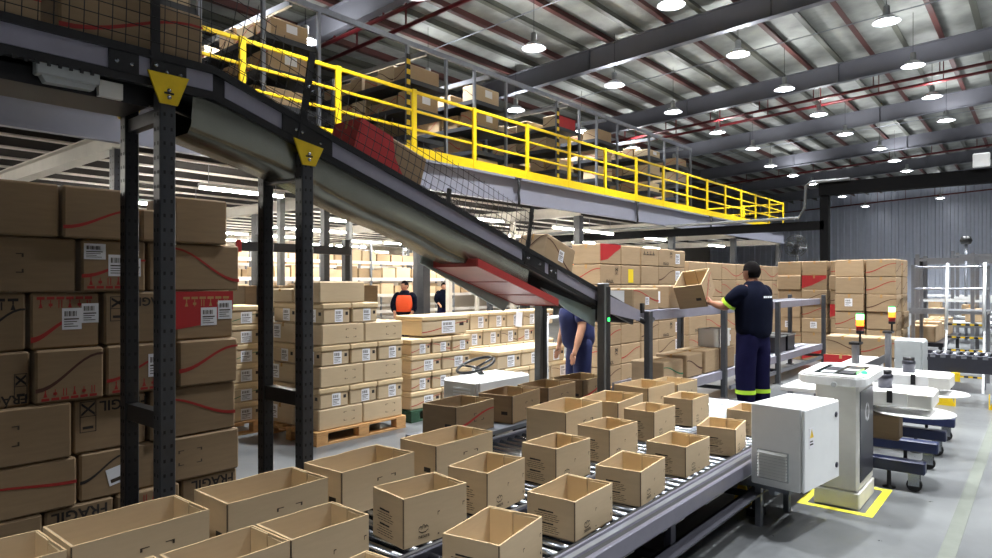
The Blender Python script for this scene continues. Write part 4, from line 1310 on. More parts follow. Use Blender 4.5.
# ================================================================== carton stacks behind the packing conveyor
pallet(8.42, 5.0, 1.25, .6, 'wooden pallet under the carton stack behind the bending worker')
pallet(9.72, 5.0, 1.25, .6, 'second wooden pallet under the carton stack behind the packing conveyor')
GS = 'cartons stacked behind the packing conveyor'
for r_ in range(7):
    for i in range(4):
        w = .615
        lab = f'carton behind the packing conveyor, {ORD[6 - r_]} row down, {ORD[i]} from left'
        x = 8.44 + w / 2 + i * (w + .012) + (.03 if i > 1 else 0); z = .146 + r_ * .306
        o, d = carton(x, 5.02 + .25, z, w, .5, .302, lab, GS, 'cardboard')
        q = (r_ * 5 + i) % 4
        if (r_, i) == (6, 0): panel_print(o, d, 's', [(0, .15), (.35, .25), (.7, .6), (1, .85), (1, 1), (0, 1)])
        elif (r_, i) == (5, 1): sticker(o, d, 's', .35, .1, .62, .8, code=False, m='yellow_paper')
        elif (r_, i) == (6, 2): icon_row(o, d, 's', 'ink', v=.6, n=4, u0=.1, u1=.8)
        elif q == 0: swoosh(o, d, 's', 'ink_brown')
        elif q == 1: crate_icon(o, d, 's', .7, .5, .85, .85); print_text(o, d, 'FRÁGIL', 's', .45, .15, .07)
        elif q == 2: swoosh(o, d, 's', 'ink_red', v0=.3, v1=.75)
        if i == 0 and r_ % 2: swoosh(o, d, 'w', 'ink_red')
    o, d = carton(8.44 + 4 * .627 + .03 + .32, 5.35, .146 + r_ * .306, .6, .5, .302, f'end carton with small label behind the packing conveyor, {ORD[6 - r_]} row down', GS, 'cardboard')
    sticker(o, d, 's', .3, .2, .6, .8)
def wall_y(xf, ya, n, w, dep, rws, h, desc, grp, z0=0.0, m='cardboard', seed=1, drop=()):
    """stack whose broad face looks along -x; boxes run in y"""
    r = random.Random(seed)
    for r_ in range(rws):
        for i in range(n):
            if (r_, i) in drop: continue
            y = ya - w / 2 - i * (w + .008) + r.uniform(-.012, .012)
            o, d = carton(xf + dep / 2 + r.uniform(0, .07), y, z0 + r_ * (h + .003), dep, w - .022, h, f'{desc}, {ORD[rws - 1 - r_]} row down, {ORD[i]} along', grp, m)
            q = r.random()
            if q < .45: swoosh(o, d, 'w', 'ink_brown' if q < .25 else 'ink_red', q < .12, v0=.25, v1=.75, w=.06)
            elif q < .62: sticker(o, d, 'w', .35, .3, .62, .75)
            elif q < .67: panel_print(o, d, 'w', [(0, .1), (.4, .3), (1, .8), (1, 1), (0, 1)])
            swoosh(o, d, 's', 'ink_brown', v0=.3, v1=.7, w=.05)
    return
wall_y(12.8, 2.86, 2, .475, .5, 7, .298, 'carton in the tall stack behind the signal lights', 'tall stack behind the signal lights', seed=4)
wall_y(13.36, 2.84, 2, .475, .5, 7, .298, 'carton in rear half of stack behind signal lights', 'back half of the stack behind the signal lights', seed=5)
wall_y(15.5, 4.66, 2, .52, .55, 7, .308, 'carton in the stack at the end of the packing conveyor', 'stack at the end of the packing conveyor', seed=6)
wall_y(15.5, 3.57, 1, .5, .55, 7, .308, 'carton in the single column beside the conveyor end', 'single column beside the conveyor end', seed=12)
wall_y(11.3, 2.68, 2, .5, .5, 3, .29, 'carton in the low stack before the signal lights', 'low stack before the signal lights', seed=8)
def wall_x(xa, y, n, w, dep, rws, h, desc, grp, seed=1):
    r = random.Random(seed)
    for r_ in range(rws):
        for i in range(n):
            o, d = carton(xa + w / 2 + i * (w + .01), y + dep / 2, r_ * (h + .003), w, dep, h, f'{desc}, {ORD[rws - 1 - r_]} row down, {ORD[i]} from left', grp, 'cardboard')
            q = r.random()
            if q < .5: swoosh(o, d, 's', 'ink_red', q < .3, v0=.25, v1=.75, w=.06)
            elif q < .7: sticker(o, d, 's', .35, .3, .6, .7)
            elif q < .85: print_text(o, d, 'FRÁGIL', 's', .5, .2, .08)
wall_x(12.0, 5.2, 7, .82, .6, 6, .35, 'long carton beyond the standing worker', 'long cartons beyond the standing worker', 9)

# ================================================================== control pillar and cabinet
tp = MB()
for (a, b, c, d_) in ((5.42, 6.24, .96, 1.02), (5.42, 6.24, 1.42, 1.48), (5.42, 5.48, 1.02, 1.42), (6.18, 6.24, 1.02, 1.42)):
    tp.box(a, b, c, d_, 0, .002)
tag(tp.build('floor_tape', 'tape_yellow', loc=(5.83, 1.2, 0)), 'yellow tape rectangle on the floor round the control pillar', 'tape')
pl = thing('control_pillar', (5.78, 1.22, 0), 'white control pillar with slanted touch-screen top on taped floor', 'control console')
MB().box(5.51, 6.07, 1.063, 1.377, .0025, .13, 0, .008).build('plinth', 'cream_paint', pl)
MB().box(5.515, 6.065, 1.07, 1.37, .13, .94, 0, .018).build('body', 'cream_paint', pl)
MB().box(5.56, 6.03, 1.064, 1.07, .2, .88).build('side_panel', 'alu_dark', pl)
mk = MB()
for a0 in range(0, 360, 30):
    if a0 in (60, 240): continue
    mk.add([(5.80 + r_ * cos(R(a0 + q)), 1.0625, .70 + r_ * sin(R(a0 + q))) for r_, q in ((.05, 0), (.075, 0), (.075, 30), (.05, 30))], [(0, 1, 2, 3)])
mk.build('emblem', 'paper', pl)
def slab(z, grow, mi, mb, th):
    x0, x1, y0, y1 = 5.39 - grow, 6.19 + grow, 1.0 - grow, 1.48 + grow
    r = .10; pts = []
    for (cx, cy, a0) in ((x1 - r, y1 - r, 0), (x0 + r, y1 - r, 90), (x0 + r, y0 + r, 180), (x1 - r, y0 + r, 270)):
        for q in range(5): pts.append((cx + r * cos(R(a0 + 22.5 * q)), cy + r * sin(R(a0 + 22.5 * q))))
    f = lambda x: z + .02 * (x - x0)
    n = len(pts)
    vs = [(x, y, f(x)) for x, y in pts] + [(x, y, f(x) + th) for x, y in pts]
    mb.add(vs, [tuple(range(n))[::-1], tuple(range(n, 2 * n))] + [(i, (i + 1) % n, n + (i + 1) % n, n + i) for i in range(n)], mi)
mb = MB(); slab(.935, -.012, 0, mb, .012); slab(.947, 0, 0, mb, .05); slab(.997, -.012, 0, mb, .012); mb.build('top_slab', 'white_plastic', pl)
tf = lambda x: 1.009 + .02 * (x - 5.39)
mb = MB(); x0, x1, y0, y1 = 5.50, 6.02, 1.08, 1.38
mb.add([(x0, y0, tf(x0) + .002), (x1, y0, tf(x1) + .002), (x1, y1, tf(x1) + .002), (x0, y1, tf(x0) + .002)], [(0, 1, 2, 3)])
scr = mb.build('touch_screen', 'glass_dark', pl)
for i in range(3):
    for j in range(2):
        a = x0 + .04 + i * .16; b = y0 + .03 + j * .13
        mb = MB(); mb.add([(a, b, tf(a) + .004), (a + .13, b, tf(a + .13) + .004), (a + .13, b + .1, tf(a + .13) + .004), (a, b + .1, tf(a) + .004)], [(0, 1, 2, 3)])
        mb.build('key_field', 'grey_paint' if (i + j) % 2 else 'alu_dark', scr)
mb = MB(); mb.lathe([(.022, 0), (.022, .012), (.012, .02), (.001, .02)], 12, 0, (5.62, 1.05, tf(5.72))); mb.build('signal_lamp', 'glow_green', pl)
MB().tube([(5.36, 1.2, .95), (5.345, 1.2, .95)], .02, 10).build('knob', 'grey_paint', pl)
# electrical cabinet hung between conveyor rail and pillar
cb = thing('electrical_cabinet', (4.63, 1.235, 0), 'white electrical cabinet with louvred vent and warning sticker beside the conveyor', 'cabinet', rz=R(-8))
CWx, CWy, z0, z1 = .59, .345, .311, .869
MB().box(0.02, CWx, .004, CWy, z0, z1, 0, .01).build('body', 'white_paint', cb, world=False)
dr = MB().box(0.0, CWx - .005, -.022, 0, z0 + .004, z1 - .004, 0, .008).build('door', 'white_paint', cb, world=False)
# pale narrow side carries the vent
MB().box(0.0, .02, .004, CWy, z0, z1, 0, .008).build('side_sheet', 'white_paint', cb, world=False)
vt = MB().box(-.008, 0, .08, .30, z0 + .05, z0 + .25, 0, .003).build('vent', 'grey_paint', cb, world=False)
for i in range(9):
    zz = z0 + .066 + i * .0205
    MB().add([(-.008, .09, zz), (-.008, .29, zz), (-.026, .29, zz - .002), (-.026, .09, zz - .002), (-.008, .09, zz + .012), (-.008, .29, zz + .012)],
             [(0, 1, 2, 3), (3, 2, 5, 4), (0, 3, 4), (1, 5, 2)]).build('louvre', 'white_paint', vt, world=False)
for zz in (z0 + .1, z1 - .1):
    MB().lathe([(.02, 0), (.02, .006), (.001, .008)], 12).build('lock', 'alu_dark', dr, world=False)
    l = dr.children[-1]; l.rotation_euler = (pi / 2, 0, 0); l.location = (CWx - .07 if zz > .5 else CWx - .06, -.022, zz)
mb = MB(); mb.box(.07, .145, -.0245, -.022, .60, .735); wl = mb.build('warning_sticker', 'paper', dr, world=False)
MB().add([(.077, -.025, .668), (.138, -.025, .668), (.1075, -.025, .728)], [(0, 1, 2)]).build('triangle', 'yellow_plate', wl, world=False)
MB().box(.08, .13, -.0255, -.0245, .62, .63).box(.08, .125, -.0255, -.0245, .64, .648).build('print', 'ink', wl, world=False)
mb = MB(); mb.box(.05, .09, .1, .4, z0 - .04, z0); mb.box(CWx - .1, CWx - .06, .05, .4, z0 - .04, z0); mb.box(.05, CWx + .06, .2, .24, z0 - .07, z0 - .04)
mb.box(.05, .09, .30, .34, 0, z0 - .04); mb.box(CWx - .1, CWx - .06, .30, .34, 0, z0 - .04)
mb.build('bracket', 'galv', cb, world=False)

# ================================================================== labelling stations with blue outrigger feet
def station(xa, xb, xc, which):
    t = thing('labelling_station', (xc, 1.05, 0), f'white labelling machine on blue outrigger feet, {which}', 'machine', 'labelling machines')
    for x in (xa, xb):
        o = MB().box(x - .055, x + .055, .74, 1.62, .15, .25, 0, .01).build('outrigger', 'blue_paint', t)
        mb = MB(); mb.lathe([(.05, 0), (.05, .012), (.016, .02), (.016, .15)], 12, 0, (x, 1.0, 0)); mb.build('levelling_foot', 'black_steel', t)
        mb = MB(); mb.tube([(x - .025, .82, .055), (x + .025, .82, .055)], .055, 14); mb.build('caster_wheel', 'rubber', t)
        for q_ in (-.035, .035): MB().box(x + q_ - .005, x + q_ + .005, .78, .86, .05, .15).build('caster_fork', 'chrome', t)
    MB().box(xa - .05, xb + .05, 1.45, 1.57, .25, .33).build('base_beam', 'blue_paint', t)
    MB().box(xc - .16, xc + .16, 1.22, 1.5, .33, .66, 0, .01).build('pedestal', 'alu_dark', t)
    MB().box(xc - .1, xc + .1, .95, 1.18, .36, .56, 0, .008).build('drive_box', 'cardboard_dim', t)
    MB().box(xc - .22, xc + .22, .72, 1.45, .66, .80, 0, .015).build('housing', 'white_plastic', t)
    MB().box(xc - .225, xc + .225, .70, .88, .67, .79, 0, .01).build('end_cover', 'cream_paint', t)
    mb = MB(); mb.lathe([(.001, 0), (.30, 0), (.305, .006), (.30, .012), (.001, .012)], 32, 0, (xc, .86, .60)); mb.build('unwind_disc', 'white_plastic', t)
    mb = MB(); mb.lathe([(.055, 0), (.055, .06), (.06, .062), (.06, .11), (.05, .12), (.001, .12)], 18, 0, (xc - .05, 1.06, .80)); mb.build('print_head', 'alu_dark', t)
    mb = MB(); mb.lathe([(.05, .0), (.052, .03), (.001, .03)], 18, 0, (xc - .05, 1.06, .92)); mb.build('head_cap', 'black_plastic', t)
    MB().box(xc - .235, xc - .215, .98, 1.02, .70, .80).build('catch', 'black_plastic', t)
    mb = MB(); mb.bar((xc - .25, 1.2, .62), (xc - .40, 1.12, .54), .02, .2); mb.build('side_chute', 'alu', t)
station(6.33, 7.17, 6.58, 'nearer to the control pillar')
station(7.80, 8.60, 7.86, 'farther from the control pillar')
# signal towers
def signal_tower(x, y, ztop, which):
    t = thing('signal_tower', (x, y, 0), f'green and orange signal tower on grey post, {which}', 'signal light', 'signal towers')
    MB().box(x - .045, x + .045, y - .03, y + .03, 0, ztop - .31, 0, .006).build('post', 'alu', t)
    MB().box(x - .07, x + .1, y - .05, y + .05, ztop - .31, ztop - .285).build('bracket', 'black_plastic', t)
    mb = MB(); mb.tube([(x + .06, y - .03, ztop - .285), (x + .06, y - .03, ztop - .2)], .012, 8); mb.build('stem', 'black_plastic', t)
    zz = ztop - .2
    for nm_, h, m in (('base', .03, 'black_plastic'), ('red_lens', .05, 'lens_red'), ('orange_lens', .065, 'glow_orange'), ('green_lens', .06, 'glow_white_green'), ('cap', .012, 'ink_green')):
        mb = MB(); mb.lathe([(.001, 0), (.036, 0), (.038, .004), (.038, h - .004), (.036, h), (.001, h)], 16, 0, (x + .06, y - .03, zz)); mb.build(nm_, m, t); zz += h
signal_tower(7.7, 1.52, 1.37, 'beside the control pillar')
signal_tower(9.25, 1.47, 1.40, 'beside the grey cabinet')
t = thing('transfer_bed', (8.4, 1.75, 0), 'white slide bed running behind the labelling machines', 'conveyor')
MB().box(6.7, 10.2, 1.66, 1.98, .66, .70, 0, .004).build('plate', 'white_plastic', t)
for x in (6.9, 8.4, 10.0):
    for y in (1.70, 1.94): MB().box(x - .02, x + .02, y - .02, y + .02, 0, .66).build('leg', 'galv', t)
MB().box(6.7, 10.2, 1.64, 1.66, .64, .74).build('side_rail', 'alu_dark', t)
t = thing('grey_cabinet', (10.25, 1.36, 0), 'small grey steel cabinet behind the labelling machines', 'cabinet')
MB().box(10.0, 10.5, 1.22, 1.52, .45, .955, 0, .008).build('body', 'grey_paint', t)
MB().box(10.02, 10.48, 1.205, 1.22, .47, .935, 0, .004).build('door', 'grey_paint', t)
MB().box(10.42, 10.45, 1.198, 1.205, .68, .72).build('lock', 'black_plastic', t)
for x in (10.06, 10.44):
    for y in (1.26, 1.48): MB().box(x - .02, x + .02, y - .02, y + .02, 0, .45).build('leg', 'grey_paint', t)

# ================================================================== cross conveyor at right, ladder platform
cc = thing('cross_conveyor', (11.5, -1, 0), 'black roller conveyor crossing at right with yellow foot guards', 'conveyor')
for x in (11.15, 11.75):
    MB().box(x - .025, x + .025, -5, 1.35, .46, .70, 0, .004).build('side_rail', 'alu_dark', cc)
rm = MB().tube([(0, 0, 0), (.55, 0, 0)], .03, 8).mesh('roller', 'alu')
y = -4.9
while y < 1.33:
    inst('roller', rm, cc, Vector((11.175, y, .69)) - Vector(cc.location)); y += .12
    MB().box(11.12, 11.126, y - .03, y + .03, .655, .69).build('roller_cap', 'alu', cc) if y > -1 else None
for y in (-4.2, -2.4, -.6, .45, 1.08):
    for x in (11.15, 11.75):
        MB().box(x - .03, x + .03, y - .03, y + .03, 0, .46).build('leg', 'black_steel', cc)
    mb = MB(); mb.prism([(y - .13, 0), (y + .13, 0), (y + .06, .2), (y - .06, .2)], 'x', 11.04, 11.06)
    mb.prism([(11.02, 0), (11.12, 0), (11.1, .2), (11.06, .2)], 'y', y - .13, y - .12); mb.prism([(11.02, 0), (11.12, 0), (11.1, .2), (11.06, .2)], 'y', y + .12, y + .13)
    mb.build('foot_guard', 'yellow_plate', cc)
for y in (.2, .95):
    MB().box(11.06, 11.12, y - .05, y + .05, .34, .46).build('guard_block', 'yellow_plate', cc)
ld = thing('ladder_platform', (13.1, 1.1, 0), 'aluminium step platform with hazard-striped treads behind the cross conveyor', 'ladder')
for y in (.73, 1.22):
    MB().bar((12.55, y, 0), (12.95, y, 1.25), .03, .06).build('stringer', 'white_paint', ld)
    MB().tube([(12.75, y, .95), (12.98, y, 2.02)], .022, 8).build('handrail', 'white_paint', ld)
for i in range(5):
    z = .25 + i * .2; x = 12.55 + .4 * z / 1.25
    tr_ = MB().box(x - .02, x + .14, .745, 1.205, z - .03, z).build('tread', 'alu', ld)
    hz = MB()
    for q in range(8): hz.box(x - .022, x - .02, .745 + q * .0575, .745 + (q + 1) * .0575, z - .028, z - .002, q % 2)
    hz.build('hazard_edge', ['yellow_plate', 'rubber'], tr_)
MB().box(12.93, 14.0, .7, 1.75, 1.2, 1.25).build('deck', 'alu', ld)
MB().box(12.92, 12.93, 1.25, 1.75, 1.19, 1.28).build('kick_plate', 'alu', ld)
for (x, y) in ((13.0, .74), (13.0, 1.7), (13.95, .74), (13.95, 1.7)):
    MB().box(x - .025, x + .025, y - .025, y + .025, 0, 2.0).build('post', 'alu', ld)
for z in (1.6, 1.98):
    MB().tube([(13.0, 1.7, z), (13.95, 1.7, z), (13.95, .74, z), (13.0, .74, z)], .02, 8).build('guard_rail', 'alu', ld)
# receding side conveyor with small cartons behind the ladder
t = thing('side_conveyor', (15, 1.95, 0), 'grey conveyor receding behind the ladder platform', 'conveyor')
MB().box(12.4, 17.5, 1.85, 2.15 - .35, .5, .62).build('bed', 'alu_dark', t)
MB().box(14.2, 17.5, 1.4, 2.2, .55, .62).build('bed', 'alu_dark', t)
for x in (14.3, 17.3):
    for y in (1.45, 2.15): MB().box(x - .03, x + .03, y - .03, y + .03, 0, .55).build('leg', 'post_steel', t)
for i in range(6):
    carton(14.5 + i * .5, 1.72, .622, .42, .4, .3 + .05 * (i % 2), f'small carton, {ORD[i]} along the receding conveyor behind the ladder', 'small cartons behind the ladder', 'cardboard')
# light frames and machinery far behind the ladder
for i, (x, ya, yb, h) in enumerate(((19.0, .2, 2.4, 2.4), (22.5, -.6, 2.0, 2.6), (26.0, -1.2, 3.2, 2.5), (20.5, -1.9, -.3, 2.0))):
    t = thing('sorter_frame', (x, (ya + yb) / 2, 0), f'pale aluminium sorter frame behind the ladder, {ORD[i]} of four', 'machine', 'sorter frames behind the ladder')
    for y in (ya, (ya + yb) / 2, yb):
        for xx in (x, x + 1.4): MB().box(xx - .04, xx + .04, y - .04, y + .04, 0, h).build('upright', 'alu', t)
    for z in (.7, 1.3, h - .1):
        for xx in (x, x + 1.4): MB().box(xx - .03, xx + .03, ya, yb, z - .05, z).build('beam', 'alu' if z != 1.3 else 'white_paint', t)
        for y in (ya, yb): MB().box(x, x + 1.4, y - .03, y + .03, z - .05, z).build('beam', 'alu', t)
    MB().box(x + .03, x + 1.37, ya + .04, yb - .04, .72, .76).build('bed', 'grey_paint', t)
    for j in range(3):
        yy = ya + .35 + j * (yb - ya - .7) / 2
        carton(x + .7, yy, .762, .5, .36, .32, f'carton, {ORD[j]} from the right on the {ORD[i]} sorter frame behind the ladder', 'cartons on the sorter frames', 'cardboard')
t = thing('camera_mast', (24, 1.75, 0), 'slim mast with black camera head standing before the corrugated wall', 'mast')
p = onX(966, 240, 24.0)
MB().tube([(24, p.y, 0), (24, p.y, p.z - .1)], .04, 8).build('pole', 'galv', t)
MB().lathe([(.001, 0), (.12, .02), (.16, .12), (.12, .24), (.001, .26)], 12, 0, (24, p.y, p.z - .14)).build('head', 'black_plastic', t)
p = onX(919, 258, 20.0)
t = thing('steel_column', (20, p.y, 0), 'short black steel column beside the tall stack', 'column')
MB().box(19.93, 20.07, p.y - .09, p.y + .09, 0, p.z).build('shaft', 'black_steel', t); MB().box(19.85, 20.15, p.y - .18, p.y + .18, 0, .02).build('base_plate', 'black_steel', t)

# ================================================================== overhead black frame with conduit
fr = thing('overhead_frame', (18.5, 4.3, 0), 'black overhead steel frame stepping up to the right with grey conduit', 'frame')
XF = 18.5
a = onX(825, 195, XF); b = onX(822, 221, XF); l0 = onX(606, 236, XF); r0 = onX(992, 163, XF)
zu, zl = a.z, b.z
MB().box(XF - .1, XF + .1, a.y - .1, a.y + .1, 0, zu).build('post', 'black_matte', fr)
MB().box(XF - .12, XF + .12, -9, a.y + .12, zu - .02, zu + .30).build('beam', 'black_matte', fr)
MB().box(XF - .10, XF + .10, a.y, 14.0, zl - .22, zl).build('beam', 'black_matte', fr)
for y in (14.0, -9.0):
    MB().box(XF - .1, XF + .1, y - .1, y + .1, 0, zl if y > 0 else zu).build('post', 'black_steel', fr)
MB().tube([(XF - .14, a.y - .6, zu + .34), (XF - .14, a.y + .3, zu + .34), (XF - .14, a.y + .42, zu + .25), (XF - .14, a.y + .45, zl + .35), (XF - .14, a.y + .6, zl + .1), (XF - .14, 13.8, zl + .06)], .04, 8).build('conduit', 'grey_post', fr)
p = onX(982, 163, XF)
MB().box(XF - .2, XF - .13, p.y - .16, p.y + .16, p.z - .12, p.z + .2, 0, .02).build('junction_box', 'white_paint', fr)
# wall fan at the mezzanine end
p = onX(796, 246, 29.3)
fn = thing('pedestal_fan', (29.3, p.y, 0), 'black industrial fan at the far end of the mezzanine', 'fan')
MB().tube([(29.5, p.y, 0), (29.5, p.y, p.z)], .05, 8).build('pole', 'black_steel', fn)
mb = MB()
for rr in (.15, .25, .36, .46):
    mb.tube([(29.25, p.y + rr * cos(R(q)), p.z + rr * sin(R(q))) for q in range(0, 361, 20)], .012, 5, caps=False)
for q in range(0, 360, 15):
    mb.tube([(29.22, p.y + .05 * cos(R(q)), p.z + .05 * sin(R(q))), (29.25, p.y + .46 * cos(R(q)), p.z + .46 * sin(R(q)))], .008, 4, caps=False)
mb.build('cage', 'black_steel', fn)
for q in range(4):
    a_ = R(20 + 90 * q)
    MB().add([(29.32, p.y + .08 * cos(a_), p.z + .08 * sin(a_)), (29.36, p.y + .4 * cos(a_ - .35), p.z + .4 * sin(a_ - .35)), (29.30, p.y + .4 * cos(a_ + .35), p.z + .4 * sin(a_ + .35))], [(0, 1, 2)]).build('blade', 'black_plastic', fn)
MB().tube([(29.25, p.y, p.z), (29.55, p.y, p.z)], .1, 12).build('motor', 'black_plastic', fn)

# ================================================================== white tug with steering wheel, cart handle
tg = thing('electric_tug', (5.55, 4.75, 0), 'white electric tug body with black steering wheel behind the conveyor', 'tug')
MB().box(5.12, 6.0, 4.48, 5.0, .12, .68, 0, .02).build('body', 'white_paint', tg)
MB().box(5.10, 5.12, 4.52, 4.96, .2, .66, 0, .005).build('nose_panel', 'cream_paint', tg)
for i in range(8): MB().box(5.09, 5.1, 4.58, 4.82, .34 + i * .035, .358 + i * .035).build('louvre', 'white_paint', tg)
for x in (5.3, 5.85):
    for y in (4.52, 4.96): MB().tube([(x, y - .03, .09), (x, y + .03, .09)], .09, 14).build('wheel', 'rubber', tg)
wc = Vector((5.5, 4.86, .79)); nrm = Vector((-.35, .1, 1)).normalized()
u = nrm.cross(Vector((0, 1, 0))).normalized(); v = nrm.cross(u)
MB().tube([wc + (u * cos(R(q)) + v * sin(R(q))) * .215 for q in range(0, 361, 15)], .017, 8, caps=False).build('steering_wheel', 'black_plastic', tg)
sp = MB()
for q in (30, 150, 270): sp.tube([wc - nrm * .03, wc + (u * cos(R(q)) + v * sin(R(q))) * .21], .014, 6)
sp.build('wheel_spokes', 'black_plastic', tg)
MB().tube([wc - nrm * .03, (5.6, 4.84, .66)], .03, 10).build('steering_column', 'black_plastic', tg)
t = thing('hand_cart', (7.6, 5.4, 0), 'white tubular hand cart standing behind the incline legs', 'cart')
p0, p1 = onY(547, 330, 5.4), onY(566, 330, 5.4)
zt = onY(556, 317, 5.4).z
MB().tube([(p0.x, 5.4, .16), (p0.x, 5.4, zt - .08), (p0.x + .06, 5.4, zt), (p1.x + .2, 5.4, zt), (p1.x + .26, 5.4, zt - .08), (p1.x + .26, 5.4, .16)], .022, 10).build('handle', 'white_paint', t)
MB().box(p0.x - .02, p1.x + .3, 5.05, 5.44, .12, .16).build('deck', 'white_paint', t)
for x in (p0.x + .06, p1.x + .2):
    for y in (5.1, 5.38): MB().tube([(x, y - .015, .06), (x, y + .015, .06)], .06, 12).build('wheel', 'rubber', t)

# orange beacon and white crate
t = thing('beacon_post', (12.3, 9.2, 0), 'slim black post with red and orange beacon beside the grey mezzanine post', 'signal light')
p = onY(575, 268, 9.2)
MB().tube([(p.x, 9.2, 0), (p.x, 9.2, p.z)], .04, 8).build('pole', 'black_plastic', t)
MB().lathe([(.001, 0), (.07, 0), (.07, .14), (.001, .14)], 12, 0, (p.x, 9.2, p.z)).build('orange_lens', 'glow_orange', t)
MB().lathe([(.001, .14), (.07, .14), (.07, .26), (.001, .26)], 12, 0, (p.x, 9.2, p.z)).build('red_lens', 'lens_red', t)
t.location = (0, 0, 0); t.location = (p.x, 9.2, 0)
for c_ in t.children: c_.location = (12.3 - p.x, 0, 0)
mb = MB(); x0, x1, y0, y1, zz1 = -.2, .2, -.16, .16, .26
mb.box(x0, x1, y0, y1, 0, .015); mb.box(x0, x0 + .015, y0, y1, .015, zz1); mb.box(x1 - .015, x1, y0, y1, .015, zz1); mb.box(x0, x1, y0, y0 + .015, .015, zz1); mb.box(x0, x1, y1 - .015, y1, .015, zz1)
o = mb.build('plastic_crate', 'white_plastic', loc=(9.62, 3.78, LZ2 - .006 + .305), world=False)
MB().box(x0 - .012, x1 + .012, y0 - .012, y0, zz1 - .03, zz1).build('rim', 'white_paint', o, world=False)
tag(o, 'white plastic crate under the packing conveyor beside the worker', 'crate')
# ================================================================== people
def skin_mesh(name, verts, edges, radii, m, sub=2):
    me = bpy.data.meshes.new(name)
    me.from_pydata(verts, edges, [])
    o = bpy.data.objects.new(name, me); COL.objects.link(o)
    md = o.modifiers.new('skin', 'SKIN'); md.use_smooth_shade = True; md.branch_smoothing = .5
    sv = me.skin_vertices[0].data
    for i, r in enumerate(radii):
        sv[i].radius = r if isinstance(r, tuple) else (r, r)
        sv[i].use_root = (i == 0)
    ss = o.modifiers.new('sub', 'SUBSURF'); ss.levels = sub; ss.render_levels = sub
    dg = bpy.context.evaluated_depsgraph_get(); dg.update()
    out = bpy.data.meshes.new_from_object(o.evaluated_get(dg))
    bpy.data.objects.remove(o)
    out.materials.clear(); out.materials.append(MATS[m])
    for p in out.polygons: p.use_smooth = True
    return out
class Graph:
    def __init__(s): s.v = []; s.e = []; s.r = []
    def add(s, p, r, prev=None):
        s.v.append(tuple(p)); s.r.append(r)
        if prev is not None: s.e.append((prev, len(s.v) - 1))
        return len(s.v) - 1
    def chain(s, pts, prev=None):
        for p, r in pts: prev = s.add(p, r, prev)
        return prev
